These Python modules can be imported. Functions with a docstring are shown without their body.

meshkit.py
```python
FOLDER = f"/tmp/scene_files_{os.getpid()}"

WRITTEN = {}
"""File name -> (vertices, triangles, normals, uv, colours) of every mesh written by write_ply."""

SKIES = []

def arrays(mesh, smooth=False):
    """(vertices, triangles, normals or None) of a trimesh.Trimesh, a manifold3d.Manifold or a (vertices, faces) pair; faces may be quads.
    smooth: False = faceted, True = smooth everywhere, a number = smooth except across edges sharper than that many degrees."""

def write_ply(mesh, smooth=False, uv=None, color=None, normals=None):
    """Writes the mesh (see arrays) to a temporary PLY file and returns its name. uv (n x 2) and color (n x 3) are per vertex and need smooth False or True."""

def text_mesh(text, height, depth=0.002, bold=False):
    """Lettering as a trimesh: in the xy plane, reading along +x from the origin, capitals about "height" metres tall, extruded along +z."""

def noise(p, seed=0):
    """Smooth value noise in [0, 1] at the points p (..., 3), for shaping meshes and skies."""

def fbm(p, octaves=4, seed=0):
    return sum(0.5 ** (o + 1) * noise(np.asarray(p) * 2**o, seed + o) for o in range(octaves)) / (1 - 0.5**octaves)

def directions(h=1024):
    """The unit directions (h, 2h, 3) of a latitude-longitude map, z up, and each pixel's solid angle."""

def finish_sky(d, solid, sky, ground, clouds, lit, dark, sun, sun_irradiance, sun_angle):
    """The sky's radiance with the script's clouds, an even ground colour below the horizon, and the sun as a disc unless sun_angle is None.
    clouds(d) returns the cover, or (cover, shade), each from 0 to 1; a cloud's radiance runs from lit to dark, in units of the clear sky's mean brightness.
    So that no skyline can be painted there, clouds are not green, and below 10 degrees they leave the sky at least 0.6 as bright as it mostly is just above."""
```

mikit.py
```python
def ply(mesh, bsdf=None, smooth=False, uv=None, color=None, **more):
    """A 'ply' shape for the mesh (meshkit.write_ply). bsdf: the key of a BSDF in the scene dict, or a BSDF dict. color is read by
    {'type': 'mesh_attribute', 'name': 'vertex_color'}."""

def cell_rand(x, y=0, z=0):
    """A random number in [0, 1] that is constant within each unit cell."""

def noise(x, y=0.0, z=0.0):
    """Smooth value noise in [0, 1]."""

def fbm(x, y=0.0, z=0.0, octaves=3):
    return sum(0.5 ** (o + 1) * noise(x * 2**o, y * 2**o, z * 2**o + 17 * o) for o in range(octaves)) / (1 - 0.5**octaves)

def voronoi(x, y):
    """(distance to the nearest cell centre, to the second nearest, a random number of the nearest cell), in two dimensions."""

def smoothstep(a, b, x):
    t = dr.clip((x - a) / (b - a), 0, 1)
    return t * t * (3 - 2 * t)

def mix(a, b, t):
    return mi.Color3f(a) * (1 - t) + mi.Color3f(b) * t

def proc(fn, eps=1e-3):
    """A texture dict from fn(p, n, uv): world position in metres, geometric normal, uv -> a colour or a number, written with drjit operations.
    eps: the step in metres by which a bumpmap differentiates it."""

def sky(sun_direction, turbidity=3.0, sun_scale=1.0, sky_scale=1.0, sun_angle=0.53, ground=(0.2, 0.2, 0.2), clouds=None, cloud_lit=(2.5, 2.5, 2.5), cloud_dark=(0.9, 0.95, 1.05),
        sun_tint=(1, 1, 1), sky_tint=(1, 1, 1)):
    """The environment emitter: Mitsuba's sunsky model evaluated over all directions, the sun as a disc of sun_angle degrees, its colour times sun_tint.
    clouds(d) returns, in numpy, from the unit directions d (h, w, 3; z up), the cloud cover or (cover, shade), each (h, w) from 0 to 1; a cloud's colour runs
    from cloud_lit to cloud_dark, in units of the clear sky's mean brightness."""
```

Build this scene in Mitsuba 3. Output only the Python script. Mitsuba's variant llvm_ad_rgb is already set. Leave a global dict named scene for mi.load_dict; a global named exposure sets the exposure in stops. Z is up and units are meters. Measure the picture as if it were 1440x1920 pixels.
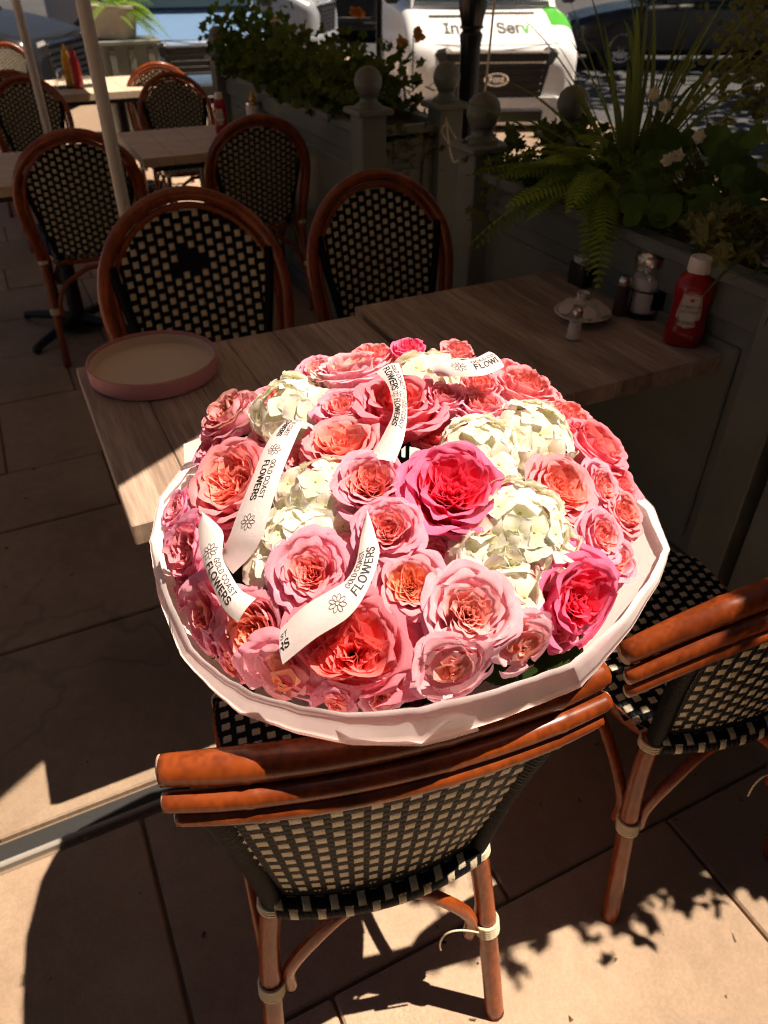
import math, random
import numpy as np, trimesh, mitsuba as mi, drjit as dr, mikit, meshkit
from mikit import proc, noise, fbm, voronoi, cell_rand, smoothstep, mix
from meshkit import text_mesh

T = mi.ScalarTransform4f
scene, labels = {}, {}
PI = math.pi

# ---------------------------------------------------------------- camera, light, exposure
FPX, PITCH, CAM_H = 1400.0, math.radians(37.0), 1.5          # focal length in pixels of the 1440 x 1920 photograph
FWD = np.array([0, math.cos(PITCH), -math.sin(PITCH)])
UPV = np.array([0, math.sin(PITCH), math.cos(PITCH)])
CAM = np.array([0, 0, CAM_H])
scene['camera'] = {
    'type': 'thinlens', 'fov_axis': 'x', 'fov': math.degrees(2 * math.atan(720 / FPX)),
    'aperture_radius': 0.0017, 'focus_distance': 0.80, 'near_clip': 0.02, 'far_clip': 400.0,
    'to_world': T().look_at(origin=CAM.tolist(), target=(CAM + FWD).tolist(), up=[0, 0, 1]),
}
SUN = (0.43, 0.05, 1.0)
scene['daylight'] = mikit.sky(SUN, turbidity=3, sun_scale=1.0, sky_scale=0.19, sun_tint=(1.0, 0.98, 0.985), sky_tint=(1.0, 0.86, 0.74))
exposure = 2.55


# ---------------------------------------------------------------- helpers
def at(u, v, z):
    """The point at height z that the photograph shows at pixel (u, v)."""
    d = (u - 720) / FPX * np.array([1.0, 0, 0]) + FWD + (960 - v) / FPX * UPV
    return CAM + d * (z - CAM_H) / d[2]


def at_depth(u, v, t):
    return CAM + t * ((u - 720) / FPX * np.array([1.0, 0, 0]) + FWD + (960 - v) / FPX * UPV)


def numbered(key):
    if key not in used:
        used.add(key)
        return key
    k = counts.get(key, 0) + 1
    while f'{key}_{k:03d}' in used:
        k += 1
    counts[key] = k
    used.add(f'{key}_{k:03d}')
    return f'{key}_{k:03d}'


used, counts = set(), {}


def tag(key, label=None, cat=None, group=None, kind=None):
    d = labels.setdefault(key, {})
    for k, v in (('label', label), ('category', cat), ('group', group), ('kind', kind)):
        if v:
            d[k] = v
    return key


def thing(name, label, cat, group=None):
    return tag(numbered(name), label, cat, group)


def put(name, mesh, bsdf, parent=None, smooth=False, color=None, kind=None, **more):
    key = numbered(f'{parent}__{name}' if parent else name)
    scene[key] = mikit.ply(mesh, bsdf, smooth=smooth, color=color, **more)
    if kind:
        tag(key, kind=kind)
    return key


def join(meshes):
    vs, fs, n = [], [], 0
    for v, f in meshes:
        f = np.asarray(f)
        if f.shape[1] == 4:
            f = np.vstack([f[:, [0, 1, 2]], f[:, [0, 2, 3]]])
        vs.append(np.asarray(v, float)); fs.append(f + n); n += len(v)
    return np.vstack(vs), np.vstack(fs)


def tm(m):
    return np.array(m.vertices), np.array(m.faces)


def rotz(a):
    c, s = math.cos(a), math.sin(a)
    return np.array([[c, -s, 0], [s, c, 0], [0, 0, 1.0]])


def frame_of(z, up=(0, 0, 1.0)):
    """Columns x, y, z of a frame with this z axis."""
    z = np.asarray(z, float) / np.linalg.norm(z)
    x = np.cross(up, z)
    if np.linalg.norm(x) < 1e-6:
        x = np.array([1.0, 0, 0])
    x /= np.linalg.norm(x)
    return np.stack([x, np.cross(z, x), z], 1)


def xf(m, R=None, t=(0, 0, 0)):
    v, f = m
    v = np.asarray(v, float)
    if R is not None:
        v = v @ np.asarray(R).T
    return v + np.asarray(t, float), f


def grid_faces(nu, nv, wrap_u=False):
    i, j = np.meshgrid(np.arange(nu if wrap_u else nu - 1), np.arange(nv - 1), indexing='ij')
    i2 = (i + 1) % nu
    q = np.stack([i * nv + j, i2 * nv + j, i2 * nv + j + 1, i * nv + j + 1], -1).reshape(-1, 4)
    return np.vstack([q[:, [0, 1, 2]], q[:, [0, 2, 3]]])


def spline(p, n):
    """n points on a Catmull-Rom curve through p."""
    p = np.asarray(p, float)
    if len(p) == 2:
        return p[0] + (p[1] - p[0]) * np.linspace(0, 1, n)[:, None]
    q = np.vstack([2 * p[0] - p[1], p, 2 * p[-1] - p[-2]])
    x = np.linspace(0, len(p) - 1 - 1e-9, n)
    k = x.astype(int); t = (x - k)[:, None]
    a, b, c, d = q[k], q[k + 1], q[k + 2], q[k + 3]
    return 0.5 * (2 * b + (c - a) * t + (2 * a - 5 * b + 4 * c - d) * t**2 + (3 * b - a - 3 * c + d) * t**3)


def tube(points, r, sides=10, n=None, caps=True):
    p = np.asarray(points, float) if n is None else spline(points, n)
    N = len(p)
    r = np.broadcast_to(np.asarray(r, float), (N,)) if np.ndim(r) == 0 or len(r) == N else np.interp(np.linspace(0, 1, N), np.linspace(0, 1, len(r)), r)
    t = np.gradient(p, axis=0)
    t /= np.linalg.norm(t, axis=1, keepdims=True) + 1e-12
    a = np.zeros_like(p)
    ref = np.array([0, 0, 1.0]) if abs(t[0, 2]) < 0.9 else np.array([1.0, 0, 0])
    for i in range(N):
        x = ref - t[i] * (ref @ t[i])
        x /= np.linalg.norm(x) + 1e-12
        a[i] = ref = x
    b = np.cross(t, a)
    g = np.arange(sides) * 2 * PI / sides
    v = p[:, None] + r[:, None, None] * (np.cos(g)[None, :, None] * a[:, None] + np.sin(g)[None, :, None] * b[:, None])
    i, j = np.meshgrid(np.arange(N - 1), np.arange(sides), indexing='ij')
    q = np.stack([i * sides + j, (i * sides + (j + 1) % sides), (i + 1) * sides + (j + 1) % sides, (i + 1) * sides + j], -1).reshape(-1, 4)
    f = np.vstack([q[:, [0, 1, 2]], q[:, [0, 2, 3]]])
    v = v.reshape(-1, 3)
    if caps:
        k = np.arange(sides)
        v = np.vstack([v, p[0] - t[0] * r[0] * 0.35, p[-1] + t[-1] * r[-1] * 0.35])
        f = np.vstack([f, np.stack([(k + 1) % sides, k, k * 0 + N * sides], 1), np.stack([(N - 1) * sides + k, (N - 1) * sides + (k + 1) % sides, k * 0 + N * sides + 1], 1)])
    return v, f


def lathe(profile, n=24, closed=False):
    """profile: (r, z) from bottom to top."""
    p = np.asarray(profile, float)
    g = np.arange(n) * 2 * PI / n
    v = np.stack([p[None, :, 0] * np.cos(g)[:, None], p[None, :, 0] * np.sin(g)[:, None], np.broadcast_to(p[:, 1], (n, len(p)))], -1)
    return v.reshape(-1, 3), grid_faces(n, len(p), True)


def box(sx, sy, sz, c=(0, 0, 0), bev=0.0, R=None):
    """A box with chamfered edges, centred on c."""
    if bev <= 0:
        v, f = tm(trimesh.creation.box((sx, sy, sz)))
    else:
        h = np.array([sx, sy, sz]) / 2
        pts = []
        for s in np.ndindex(2, 2, 2):
            s = np.array(s) * 2 - 1
            for k in range(3):
                o = h.copy(); o -= bev; o[k] += bev
                pts.append(s * o)
        v, f = tm(trimesh.convex.convex_hull(np.array(pts)))
    return xf((v, f), R, c)


def loft(sections):
    """Closed rings of equal length, capped at both ends."""
    s = np.asarray(sections, float)
    m, n, _ = s.shape
    v = s.reshape(-1, 3)
    i, j = np.meshgrid(np.arange(m - 1), np.arange(n), indexing='ij')
    q = np.stack([i * n + j, i * n + (j + 1) % n, (i + 1) * n + (j + 1) % n, (i + 1) * n + j], -1).reshape(-1, 4)
    f = np.vstack([q[:, [0, 1, 2]], q[:, [0, 2, 3]]])
    v = np.vstack([v, s[0].mean(0), s[-1].mean(0)])
    k = np.arange(n)
    f = np.vstack([f, np.stack([(k + 1) % n, k, k * 0 + m * n], 1), np.stack([(m - 1) * n + k, (m - 1) * n + (k + 1) % n, k * 0 + m * n + 1], 1)])
    return v, f


def rgb(*c):
    return {'type': 'rgb', 'value': list(c)}


def mat(name, color, rough=0.5, metal=0.0, spec=0.5, coat=0.0, sheen=0.0, bump=None, bump_scale=None):
    b = {'type': 'principled', 'base_color': color if isinstance(color, dict) else rgb(*color), 'roughness': rough, 'metallic': metal, 'specular': spec}
    if coat:
        b['clearcoat'] = coat; b['clearcoat_gloss'] = 0.9
    if sheen:
        b['sheen'] = sheen
    if bump is not None:
        b = {'type': 'bumpmap', 'arbitrary': bump, 'bsdf': b, 'scale': 1.0}
    scene[name] = {'type': 'twosided', 'bsdf': b}
    return name


VC = {'type': 'mesh_attribute', 'name': 'vertex_color'}

# ---------------------------------------------------------------- materials
def stone_color(p, n, uv, tone=1.0):
    a = fbm(p.x * 3.1, p.y * 3.1, 1.7, octaves=4)
    b = noise(p.x * 260, p.y * 260, 3.0)
    c = noise(p.x * 38 + 5, p.y * 38, 8.0)
    base = mix((0.290 * tone, 0.208 * tone, 0.146 * tone), (0.395 * tone, 0.295 * tone, 0.212 * tone), smoothstep(0.25, 0.75, a))
    base = base * (0.86 + 0.16 * b + 0.12 * c)
    stain = smoothstep(0.50, 0.85, fbm(p.x * 1.7 + 9, p.y * 1.7, 4.0, octaves=5))
    vein = smoothstep(0.035, 0.0, dr.abs(fbm(p.x * 4.3, p.y * 4.3 + 3, 6.0, octaves=4) - 0.5)) * smoothstep(0.5, 0.7, noise(p.x * 2.2, p.y * 2.2, 1.0))
    return base * (1 - 0.22 * stain) * (1 - 0.20 * vein)


def stone_bump(p, n, uv):
    return 0.0035 * fbm(p.x * 7, p.y * 7, 0.0, octaves=4) + 0.0009 * noise(p.x * 180, p.y * 180, 0.0)


def wood_dir(p):
    """Grain coordinates: along and across the boards of the tables."""
    return p.x * TBX + p.y * TBY, p.x * TAX + p.y * TAY


TAX, TAY = math.cos(math.radians(26)), math.sin(math.radians(26))
TBX, TBY = math.sin(math.radians(26)), -math.cos(math.radians(26))


def wood_color(p, n, uv):
    l, a = wood_dir(p)
    g = fbm(l * 5, a * 75, p.z * 30, octaves=4)
    w = noise(l * 3.2 + 4 * noise(a * 8, l * 2, 2.0), a * 22, 5.0)
    base = mix((0.26, 0.185, 0.14), (0.50, 0.385, 0.305), smoothstep(0.25, 0.78, g * 0.65 + w * 0.35))
    fine = noise(l * 25, a * 420, 9.0)
    return base * (0.82 + 0.3 * fine)


def pale_wood_color(p, n, uv):
    return mix((0.47, 0.36, 0.26), (0.64, 0.52, 0.40), fbm(p.x * 6, p.y * 60, p.z * 20, octaves=3))


def cane_color(p, n, uv):
    g = fbm(p.x * 30, p.y * 30, p.z * 14, octaves=4)
    s = noise(p.x * 220, p.y * 220, p.z * 45)
    scuff = smoothstep(0.80, 0.90, noise(p.x * 150 + 3, p.y * 150, p.z * 90))
    c = mix((0.13, 0.022, 0.004), (0.27, 0.055, 0.008), smoothstep(0.2, 0.8, 0.7 * g + 0.3 * s))
    return c * (1 - 0.25 * scuff)


def asphalt_color(p, n, uv):
    return mix((0.022, 0.023, 0.027), (0.048, 0.050, 0.056), 0.5 * noise(p.x * 90, p.y * 90) + 0.5 * fbm(p.x, p.y))


def paint_color(p, n, uv):
    return mix((0.10, 0.113, 0.096), (0.15, 0.165, 0.143), fbm(p.x * 9, p.y * 9, p.z * 9)) * (0.93 + 0.1 * noise(p.x * 300, p.y * 300, p.z * 40))


def concrete_color(p, n, uv):
    return mix((0.30, 0.28, 0.24), (0.48, 0.45, 0.39), fbm(p.x * 12, p.y * 12, p.z * 12, octaves=4))


STONES = [mat(f'm_stone_{k}', proc(lambda p, n, uv, t=t: stone_color(p, n, uv, t)), 0.75, spec=0.3, bump=proc(stone_bump, 1.5e-3)) for k, t in enumerate((0.88, 1.0, 1.08))]
mat('m_wood', proc(wood_color), 0.48, spec=0.35)
mat('m_pale_wood', proc(pale_wood_color), 0.5, spec=0.3)
mat('m_cane', proc(cane_color), 0.30, coat=0.3)
mat('m_asphalt', proc(asphalt_color), 0.8)
mat('m_paint', proc(paint_color), 0.45)
mat('m_concrete', proc(concrete_color), 0.85)
mat('m_joint', (0.20, 0.145, 0.10), 0.95)
mat('m_black_wicker', (0.004, 0.005, 0.008), 0.5, spec=0.10)
mat('m_strip', (0.30, 0.28, 0.25), 0.4)
mat('m_cream_wicker', (0.46, 0.405, 0.295), 0.36)
mat('m_binding', (0.62, 0.54, 0.38), 0.5)
mat('m_black', (0.014, 0.013, 0.013), 0.5)
mat('m_gloss_black', (0.008, 0.008, 0.009), 0.25)
mat('m_steel', (0.62, 0.60, 0.58), 0.22, metal=1.0)
mat('m_chrome', (0.85, 0.85, 0.86), 0.08, metal=1.0)
mat('m_white_plastic', (0.78, 0.70, 0.66), 0.4)
mat('m_pole', (0.50, 0.46, 0.42), 0.45)
mat('m_ketchup', (0.30, 0.004, 0.007), 0.22, coat=0.3)
mat('m_mustard', (0.62, 0.33, 0.012), 0.3)
mat('m_navy', (0.012, 0.018, 0.05), 0.4)
mat('m_label', (0.62, 0.56, 0.47), 0.5)
mat('m_label_red', (0.5, 0.02, 0.02), 0.5)
mat('m_ink', (0.018, 0.016, 0.018), 0.6)
mat('m_box_pink', (0.52, 0.24, 0.25), 0.7)
mat('m_box_white', (0.70, 0.57, 0.43), 0.75)
mat('m_sugar', (0.78, 0.73, 0.66), 0.9)
mat('m_pepper', (0.07, 0.04, 0.03), 0.8)
mat('m_china', (0.68, 0.63, 0.57), 0.2)
mat('m_soil', (0.035, 0.024, 0.016), 0.95)
mat('m_rubber', (0.02, 0.02, 0.021), 0.7)
mat('m_vc', VC, 0.55, spec=0.3)
mat('m_ribbon', (0.74, 0.64, 0.64), 0.38, spec=0.4, sheen=0.5)
scene['m_glass'] = {'type': 'thindielectric', 'int_ior': 1.5}
scene['m_petal'] = {'type': 'principledthin', 'base_color': VC, 'roughness': 0.55, 'diff_trans': 0.68, 'spec_tint': 0.0, 'eta': 1.3, 'sheen': 0.25}
scene['m_canopy'] = {'type': 'principledthin', 'base_color': rgb(0.42, 0.34, 0.27), 'roughness': 0.9, 'diff_trans': 0.24}
scene['m_leaf'] = {'type': 'principledthin', 'base_color': VC, 'roughness': 0.45, 'diff_trans': 0.5, 'eta': 1.4}
scene['m_paper'] = {'type': 'principledthin', 'base_color': VC, 'roughness': 0.42, 'diff_trans': 0.85, 'eta': 1.4}
# ---------------------------------------------------------------- the setting: patio, street, edging strip
A26 = np.array([TAX, TAY, 0.0])                       # along the two tables, to the right
B26 = np.array([TBX, TBY, 0.0])                       # across the tables, towards the camera
R26 = rotz(math.radians(26))
ORG = np.array([-0.798, 0.812, 0.0])                  # on the metal strip


def pt(a, b, z=0.0):
    """Point a metres along and b metres away from the camera, from the strip."""
    return ORG + A26 * a - B26 * b + np.array([0, 0, z])


FENCE_A = 2.02                                        # the planters' patio side, measured along A26 from ORG (set below)
put('patio_bedding', xf(box(16, 20, 0.1, (0, 0, -0.066)), R26, (-4, 4, 0)), 'm_joint', kind='structure')
tag(put('street', xf(box(160, 160, 0.2, (0, 0, -0.30)), None, (0, 60, 0)), 'm_asphalt'), kind='structure')
pave = numbered('patio_paving')
tag(pave, kind='structure')
rng = np.random.default_rng(5)
b_lo = -1.42
rows = []
b = 0.03
while b < 7.5:
    h = float(rng.choice([0.36, 0.46, 0.56])); rows.append((b, b + h)); b += h
b = -0.045
while b > -1.3:
    h = float(rng.choice([0.50, 0.62])); rows.append((b - h, b)); b -= h
for lo, hi in rows:
    a = -3.2 - rng.random() * 0.5 if lo < 2 else -5.2 - rng.random() * 0.5
    while a < 2.75:
        w = float(rng.choice([0.45, 0.62, 0.78, 0.92]))
        g = 0.0028
        g = rng.uniform(0.002, 0.0045)
        top = rng.uniform(-0.0015, 0.0015)
        m = box(w - 2 * g, hi - lo - 2 * g, 0.05, (0, 0, -0.025 + top), 0.004)
        c = pt(a + w / 2, (lo + hi) / 2)
        # one finely divided top so that its worn edge undulates
        put('paving_stone', xf(m, R26, c), STONES[int(rng.integers(3))], pave)
        a += w
# the restaurant's own front, behind the photographer
wall = thing('restaurant_front', 'dark painted restaurant front behind the photographer', 'building')
put('wall', xf(box(16, 0.4, 6.0, (0, 0, 3.0)), R26, (-0.6, -2.6, 0.0)), 'm_paint', wall)
for k in range(4):
    put('window', xf(box(1.5, 0.03, 2.0, (-3.6 + 2.3 * k, 0.21, 1.7), 0.004), R26, (-0.6, -2.6, 0.0)), 'm_gloss_black', wall)
strip = numbered('edging_strip')
tag(strip, kind='structure')
put('metal_bar', xf(box(9.0, 0.013, 0.03, (0, 0, -0.012), 0.003), R26, pt(0, -0.026)), 'm_strip', strip)
put('gap_filler', xf(box(9.0, 0.046, 0.03, (0, 0, -0.026)), R26, pt(0, 0.004)), 'm_rubber', strip)

# grit, crumbs and leaf scraps lying on the paving
bits, cols = [], []
for i in range(420):
    q = pt(rng.uniform(-1.2, 2.2), rng.uniform(-1.2, 1.6))
    s = rng.uniform(0.0012, 0.0045)
    v = rng.normal(0, 1, (6, 3)) * [s, s, s * 0.4]
    h = tm(trimesh.convex.convex_hull(v))
    bits.append(xf(h, None, q + [0, 0, 0.0022])); cols.append(np.tile(np.array([[0.05, 0.045, 0.04], [0.16, 0.11, 0.06], [0.30, 0.25, 0.18]][i % 3]), (len(h[0]), 1)))
tag(put('paving_grit', join(bits), 'm_vc', None, False, np.vstack(cols), 'stuff'), 'small grit, crumbs and leaf scraps scattered on the sandstone paving', 'grit')
# ---------------------------------------------------------------- planters that fence the patio from the street
P1 = np.array([0.306, 2.57, 0.0])
P2 = np.array([-0.06, 3.21, 0.0])
PW, PZ = 0.34, 0.93


def post(parent, p, name='corner_post'):
    k = put(name, xf(box(0.105, 0.105, 0.995, (0, 0, 0.4975), 0.004), R26, p), 'm_paint', parent)
    p = p - np.array([0, 0, 0.025])
    put('cap_plate', xf(box(0.150, 0.150, 0.022, (0, 0, 1.031), 0.005), R26, p), 'm_paint', k)
    put('neck', xf(lathe([(0.0, 1.042), (0.055, 1.042), (0.052, 1.052), (0.034, 1.062), (0.031, 1.074), (0.040, 1.084), (0.0, 1.086)], 28), None, p), 'm_paint', k, 40)
    put('ball', xf(lathe([(0.0, 1.076), (0.024, 1.079), (0.043, 1.094), (0.052, 1.116), (0.053, 1.132), (0.046, 1.156), (0.030, 1.173), (0.010, 1.180), (0.0, 1.1805)], 32), None, p), 'm_paint', k, True)
    return k


def planter(p, length, label, panels):
    """A box standing from p away from (negative: towards) the camera, PW deep towards the street."""
    t = thing('planter_box', label, 'planter', 'painted planter boxes round the patio')
    d = -B26 * np.sign(length)
    L = abs(length)
    mid = lambda s, a, z: p + d * s + A26 * a + np.array([0, 0, z])
    put('body', xf(box(PW - 0.03, L, PZ - 0.09, (0, 0, 0), 0.002), R26, mid(L / 2, PW / 2, 0.05 + (PZ - 0.09) / 2)), 'm_paint', t)
    put('plinth', xf(box(PW + 0.015, L - 0.01, 0.10, (0, 0, 0), 0.005), R26, mid(L / 2, PW / 2, 0.05)), 'm_paint', t)
    put('soil', xf(box(PW - 0.05, L - 0.04, 0.03, (0, 0, 0)), R26, mid(L / 2, PW / 2, PZ - 0.025)), 'm_soil', t)
    for a in (0.0, PW):
        put('top_ledge', xf(box(0.055, L, 0.03, (0, 0, 0), 0.004), R26, mid(L / 2, a, PZ)), 'm_paint', t)
    for s in (0.0, L):
        put('top_ledge', xf(box(PW - 0.058, 0.055, 0.03, (0, 0, 0), 0.004), R26, mid(s, PW / 2, PZ - 0.0005)), 'm_paint', t)
    # frame and raised panels on the patio side
    w = L / panels
    put('top_rail', xf(box(0.018, L - 0.11, 0.085, (0, 0, 0), 0.003), R26, mid(L / 2, 0.007, PZ - 0.060)), 'm_paint', t)
    put('bottom_rail', xf(box(0.018, L - 0.11, 0.085, (0, 0, 0), 0.003), R26, mid(L / 2, 0.007, 0.147)), 'm_paint', t)
    for i in range(panels + 1):
        if 0 < i < panels:
            put('stile', xf(box(0.0178, 0.12, PZ - 0.295, (0, 0, 0), 0.003), R26, mid(w * i, 0.0072, 0.507)), 'm_paint', t)
    for i in range(panels):
        put('raised_panel', xf(box(0.012, w - 0.24, PZ - 0.39, (0, 0, 0), 0.004), R26, mid(w * (i + 0.5), 0.011, 0.507)), 'm_paint', t)
    for s, sg in ((0.0, -1), (L, 1)):                               # ends
        for a in (0.075, PW - 0.075):
            put('end_stile', xf(box(0.05, 0.016, PZ - 0.12, (0, 0, 0), 0.003), R26, mid(s + sg * 0.006, a, 0.487)), 'm_paint', t)
        for z in (0.155, PZ - 0.075):
            put('end_rail', xf(box(PW - 0.202, 0.0158, 0.09, (0, 0, 0), 0.003), R26, mid(s + sg * 0.0062, PW / 2, z)), 'm_paint', t)
        put('end_panel', xf(box(PW - 0.235, 0.012, PZ - 0.36, (0, 0, 0), 0.004), R26, mid(s + sg * 0.004, PW / 2, 0.50)), 'm_paint', t)
        for a in (0, PW):
            post(t, mid(s, a, 0))
    return t


planter(P1, -1.24, 'grey green planter box right of the near tables, full of ferns and begonias', 1)
planter(P1 + B26 * 1.38, -1.7, 'grey green planter box at the right edge behind the sunlit chair', 2)
planter(P2, 2.02, 'grey green planter box behind the tables, full of dark trailing plants', 2)

# the twine tied round the planter posts and up out of sight, the lamp post, thin sign post
q = P1 + [0.0, -0.0, 1.18]
tw = thing('twine', 'thin pale twine running straight up from the planter\'s ball finial', 'twine')
put('strand', tube([q + [0.0, 0, -0.03], q + [0.01, 0.02, 0.2], q + [0.03, 0.05, 0.9]], 0.0035, 6, 8), 'm_binding', tw, True)
a_, b_ = P1 + [-0.05, 0.05, 0.98], P2 + A26 * PW + [0, -0.05, 0.97]
tw = thing('twine', 'pale twine tied across the gap between the two planters', 'twine')
g = np.linspace(0, 1, 14)[:, None]
put('strand', tube(a_ * (1 - g) + b_ * g + np.array([0, 0, -0.09]) * np.sin(g * PI), 0.003, 6), 'm_binding', tw, True)
for s in (-1, 1):
    put('loose_end', tube([b_ + [0, -0.06, -0.01], b_ + [0.02 * s, -0.07, -0.04], b_ + [0.035 + 0.02 * s, -0.08, -0.09]], 0.003, 6, 8), 'm_binding', tw, True)

lp_ = at_depth(885, 40, 3.25)
lamp = thing('lamp_post', 'black cast iron lamp post in front of the white van', 'lamp post')
o = (lp_[0], lp_[1], 0)
put('shaft', xf(lathe([(0, 0.0), (0.12, 0.0), (0.12, 0.16), (0.075, 0.22), (0.052, 0.45), (0.045, 0.9), (0.045, 1.16), (0.052, 1.20), (0.040, 1.215), (0.046, 1.235), (0.060, 1.30), (0.063, 1.38), (0.058, 1.7), (0.052, 3.2), (0, 3.2)], 28), None, o), 'm_gloss_black', lamp, 50)
put('collar', xf(lathe([(0.046, 1.222), (0.053, 1.226), (0.053, 1.232), (0.046, 1.236)], 28), None, o), 'm_gloss_black', lamp, 50)
tp = at_depth(711, 60, 4.6)
sp = thing('sign_post', 'thin black street post left of the white van', 'post')
put('shaft', xf(lathe([(0, -0.2), (0.02, -0.2), (0.02, 2.6), (0, 2.6)], 14), None, (tp[0], tp[1], 0)), 'm_gloss_black', sp, 40)

# umbrellas: poles in the picture, canopies above it
def umbrella(x, y, label, r, z, pr, sides=8, rot=0.0, pole=True, drop=0.30, dy=0.0):
    t = thing('patio_umbrella', label, 'umbrella')
    if pole:
        put('pole', xf(lathe([(0, 0.05), (pr, 0.05), (pr, z + 0.05), (0, z + 0.05)], 20), None, (x, y, 0)), 'm_pole', t, 40)
        put('base', xf(lathe([(0, 0.0), (0.24, 0.0), (0.24, 0.04), (0.20, 0.07), (0.05, 0.09), (0.04, 0.22), (0, 0.22)], 28), None, (x, y, 0.001)), 'm_black', t, 40)
    y = y + dy
    n = 12
    rows = []
    for k in np.linspace(0.0, 1.0, n):
        a = np.arange(sides * 6) / (sides * 6) * 2 * PI + rot
        m = (np.arange(sides * 6) % 6) / 6
        edge = np.cos(PI / sides) / np.cos((m - 0.5) * 2 * PI / sides)
        sag = 1 - 0.035 * k * np.sin(m * PI)
        rr = r * k * edge * sag
        rows.append(np.stack([x + rr * np.cos(a), y + rr * np.sin(a), z - drop * k**1.2 + 0 * a], 1))
    a = np.arange(sides * 6) / (sides * 6) * 2 * PI + rot
    last = rows[-1].copy(); last[:, 2] -= 0.14 + 0.02 * np.cos(np.arange(sides * 6) * PI / 3)
    rows.append(last)
    V = np.array(rows).transpose(1, 0, 2)
    put('canopy', (V.reshape(-1, 3), grid_faces(sides * 6, len(rows), True)), 'm_canopy', t, True)
    for k in range(sides):
        b = k * 2 * PI / sides + rot
        put('rib', tube([(x + 0.05 * math.cos(b), y + 0.05 * math.sin(b), z - 0.03), (x + r * math.cos(b) * 0.99, y + r * math.sin(b) * 0.99, z - drop - 0.02)], 0.008, 6, 2), 'm_pole', t)
    return t


umbrella(-0.83, 2.49, 'umbrella with pale grey pole between the left chairs, shading the near tables', 1.84, 2.62, 0.020, 8, math.radians(-62), dy=0.10)
umbrella(1.30, 3.24, 'umbrella shading the planters and the right near table', 2.0, 2.75, 0.020, 8, math.radians(22.5), pole=False)
umbrella(-0.30, 4.65, 'umbrella shading the planter behind the second table', 1.28, 2.6, 0.02, 8, 0.3, pole=False)
umbrella(-2.06, 5.06, 'far umbrella with white pole beside the sunlit table', 1.05, 2.6, 0.024, 8, 0.2)
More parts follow.
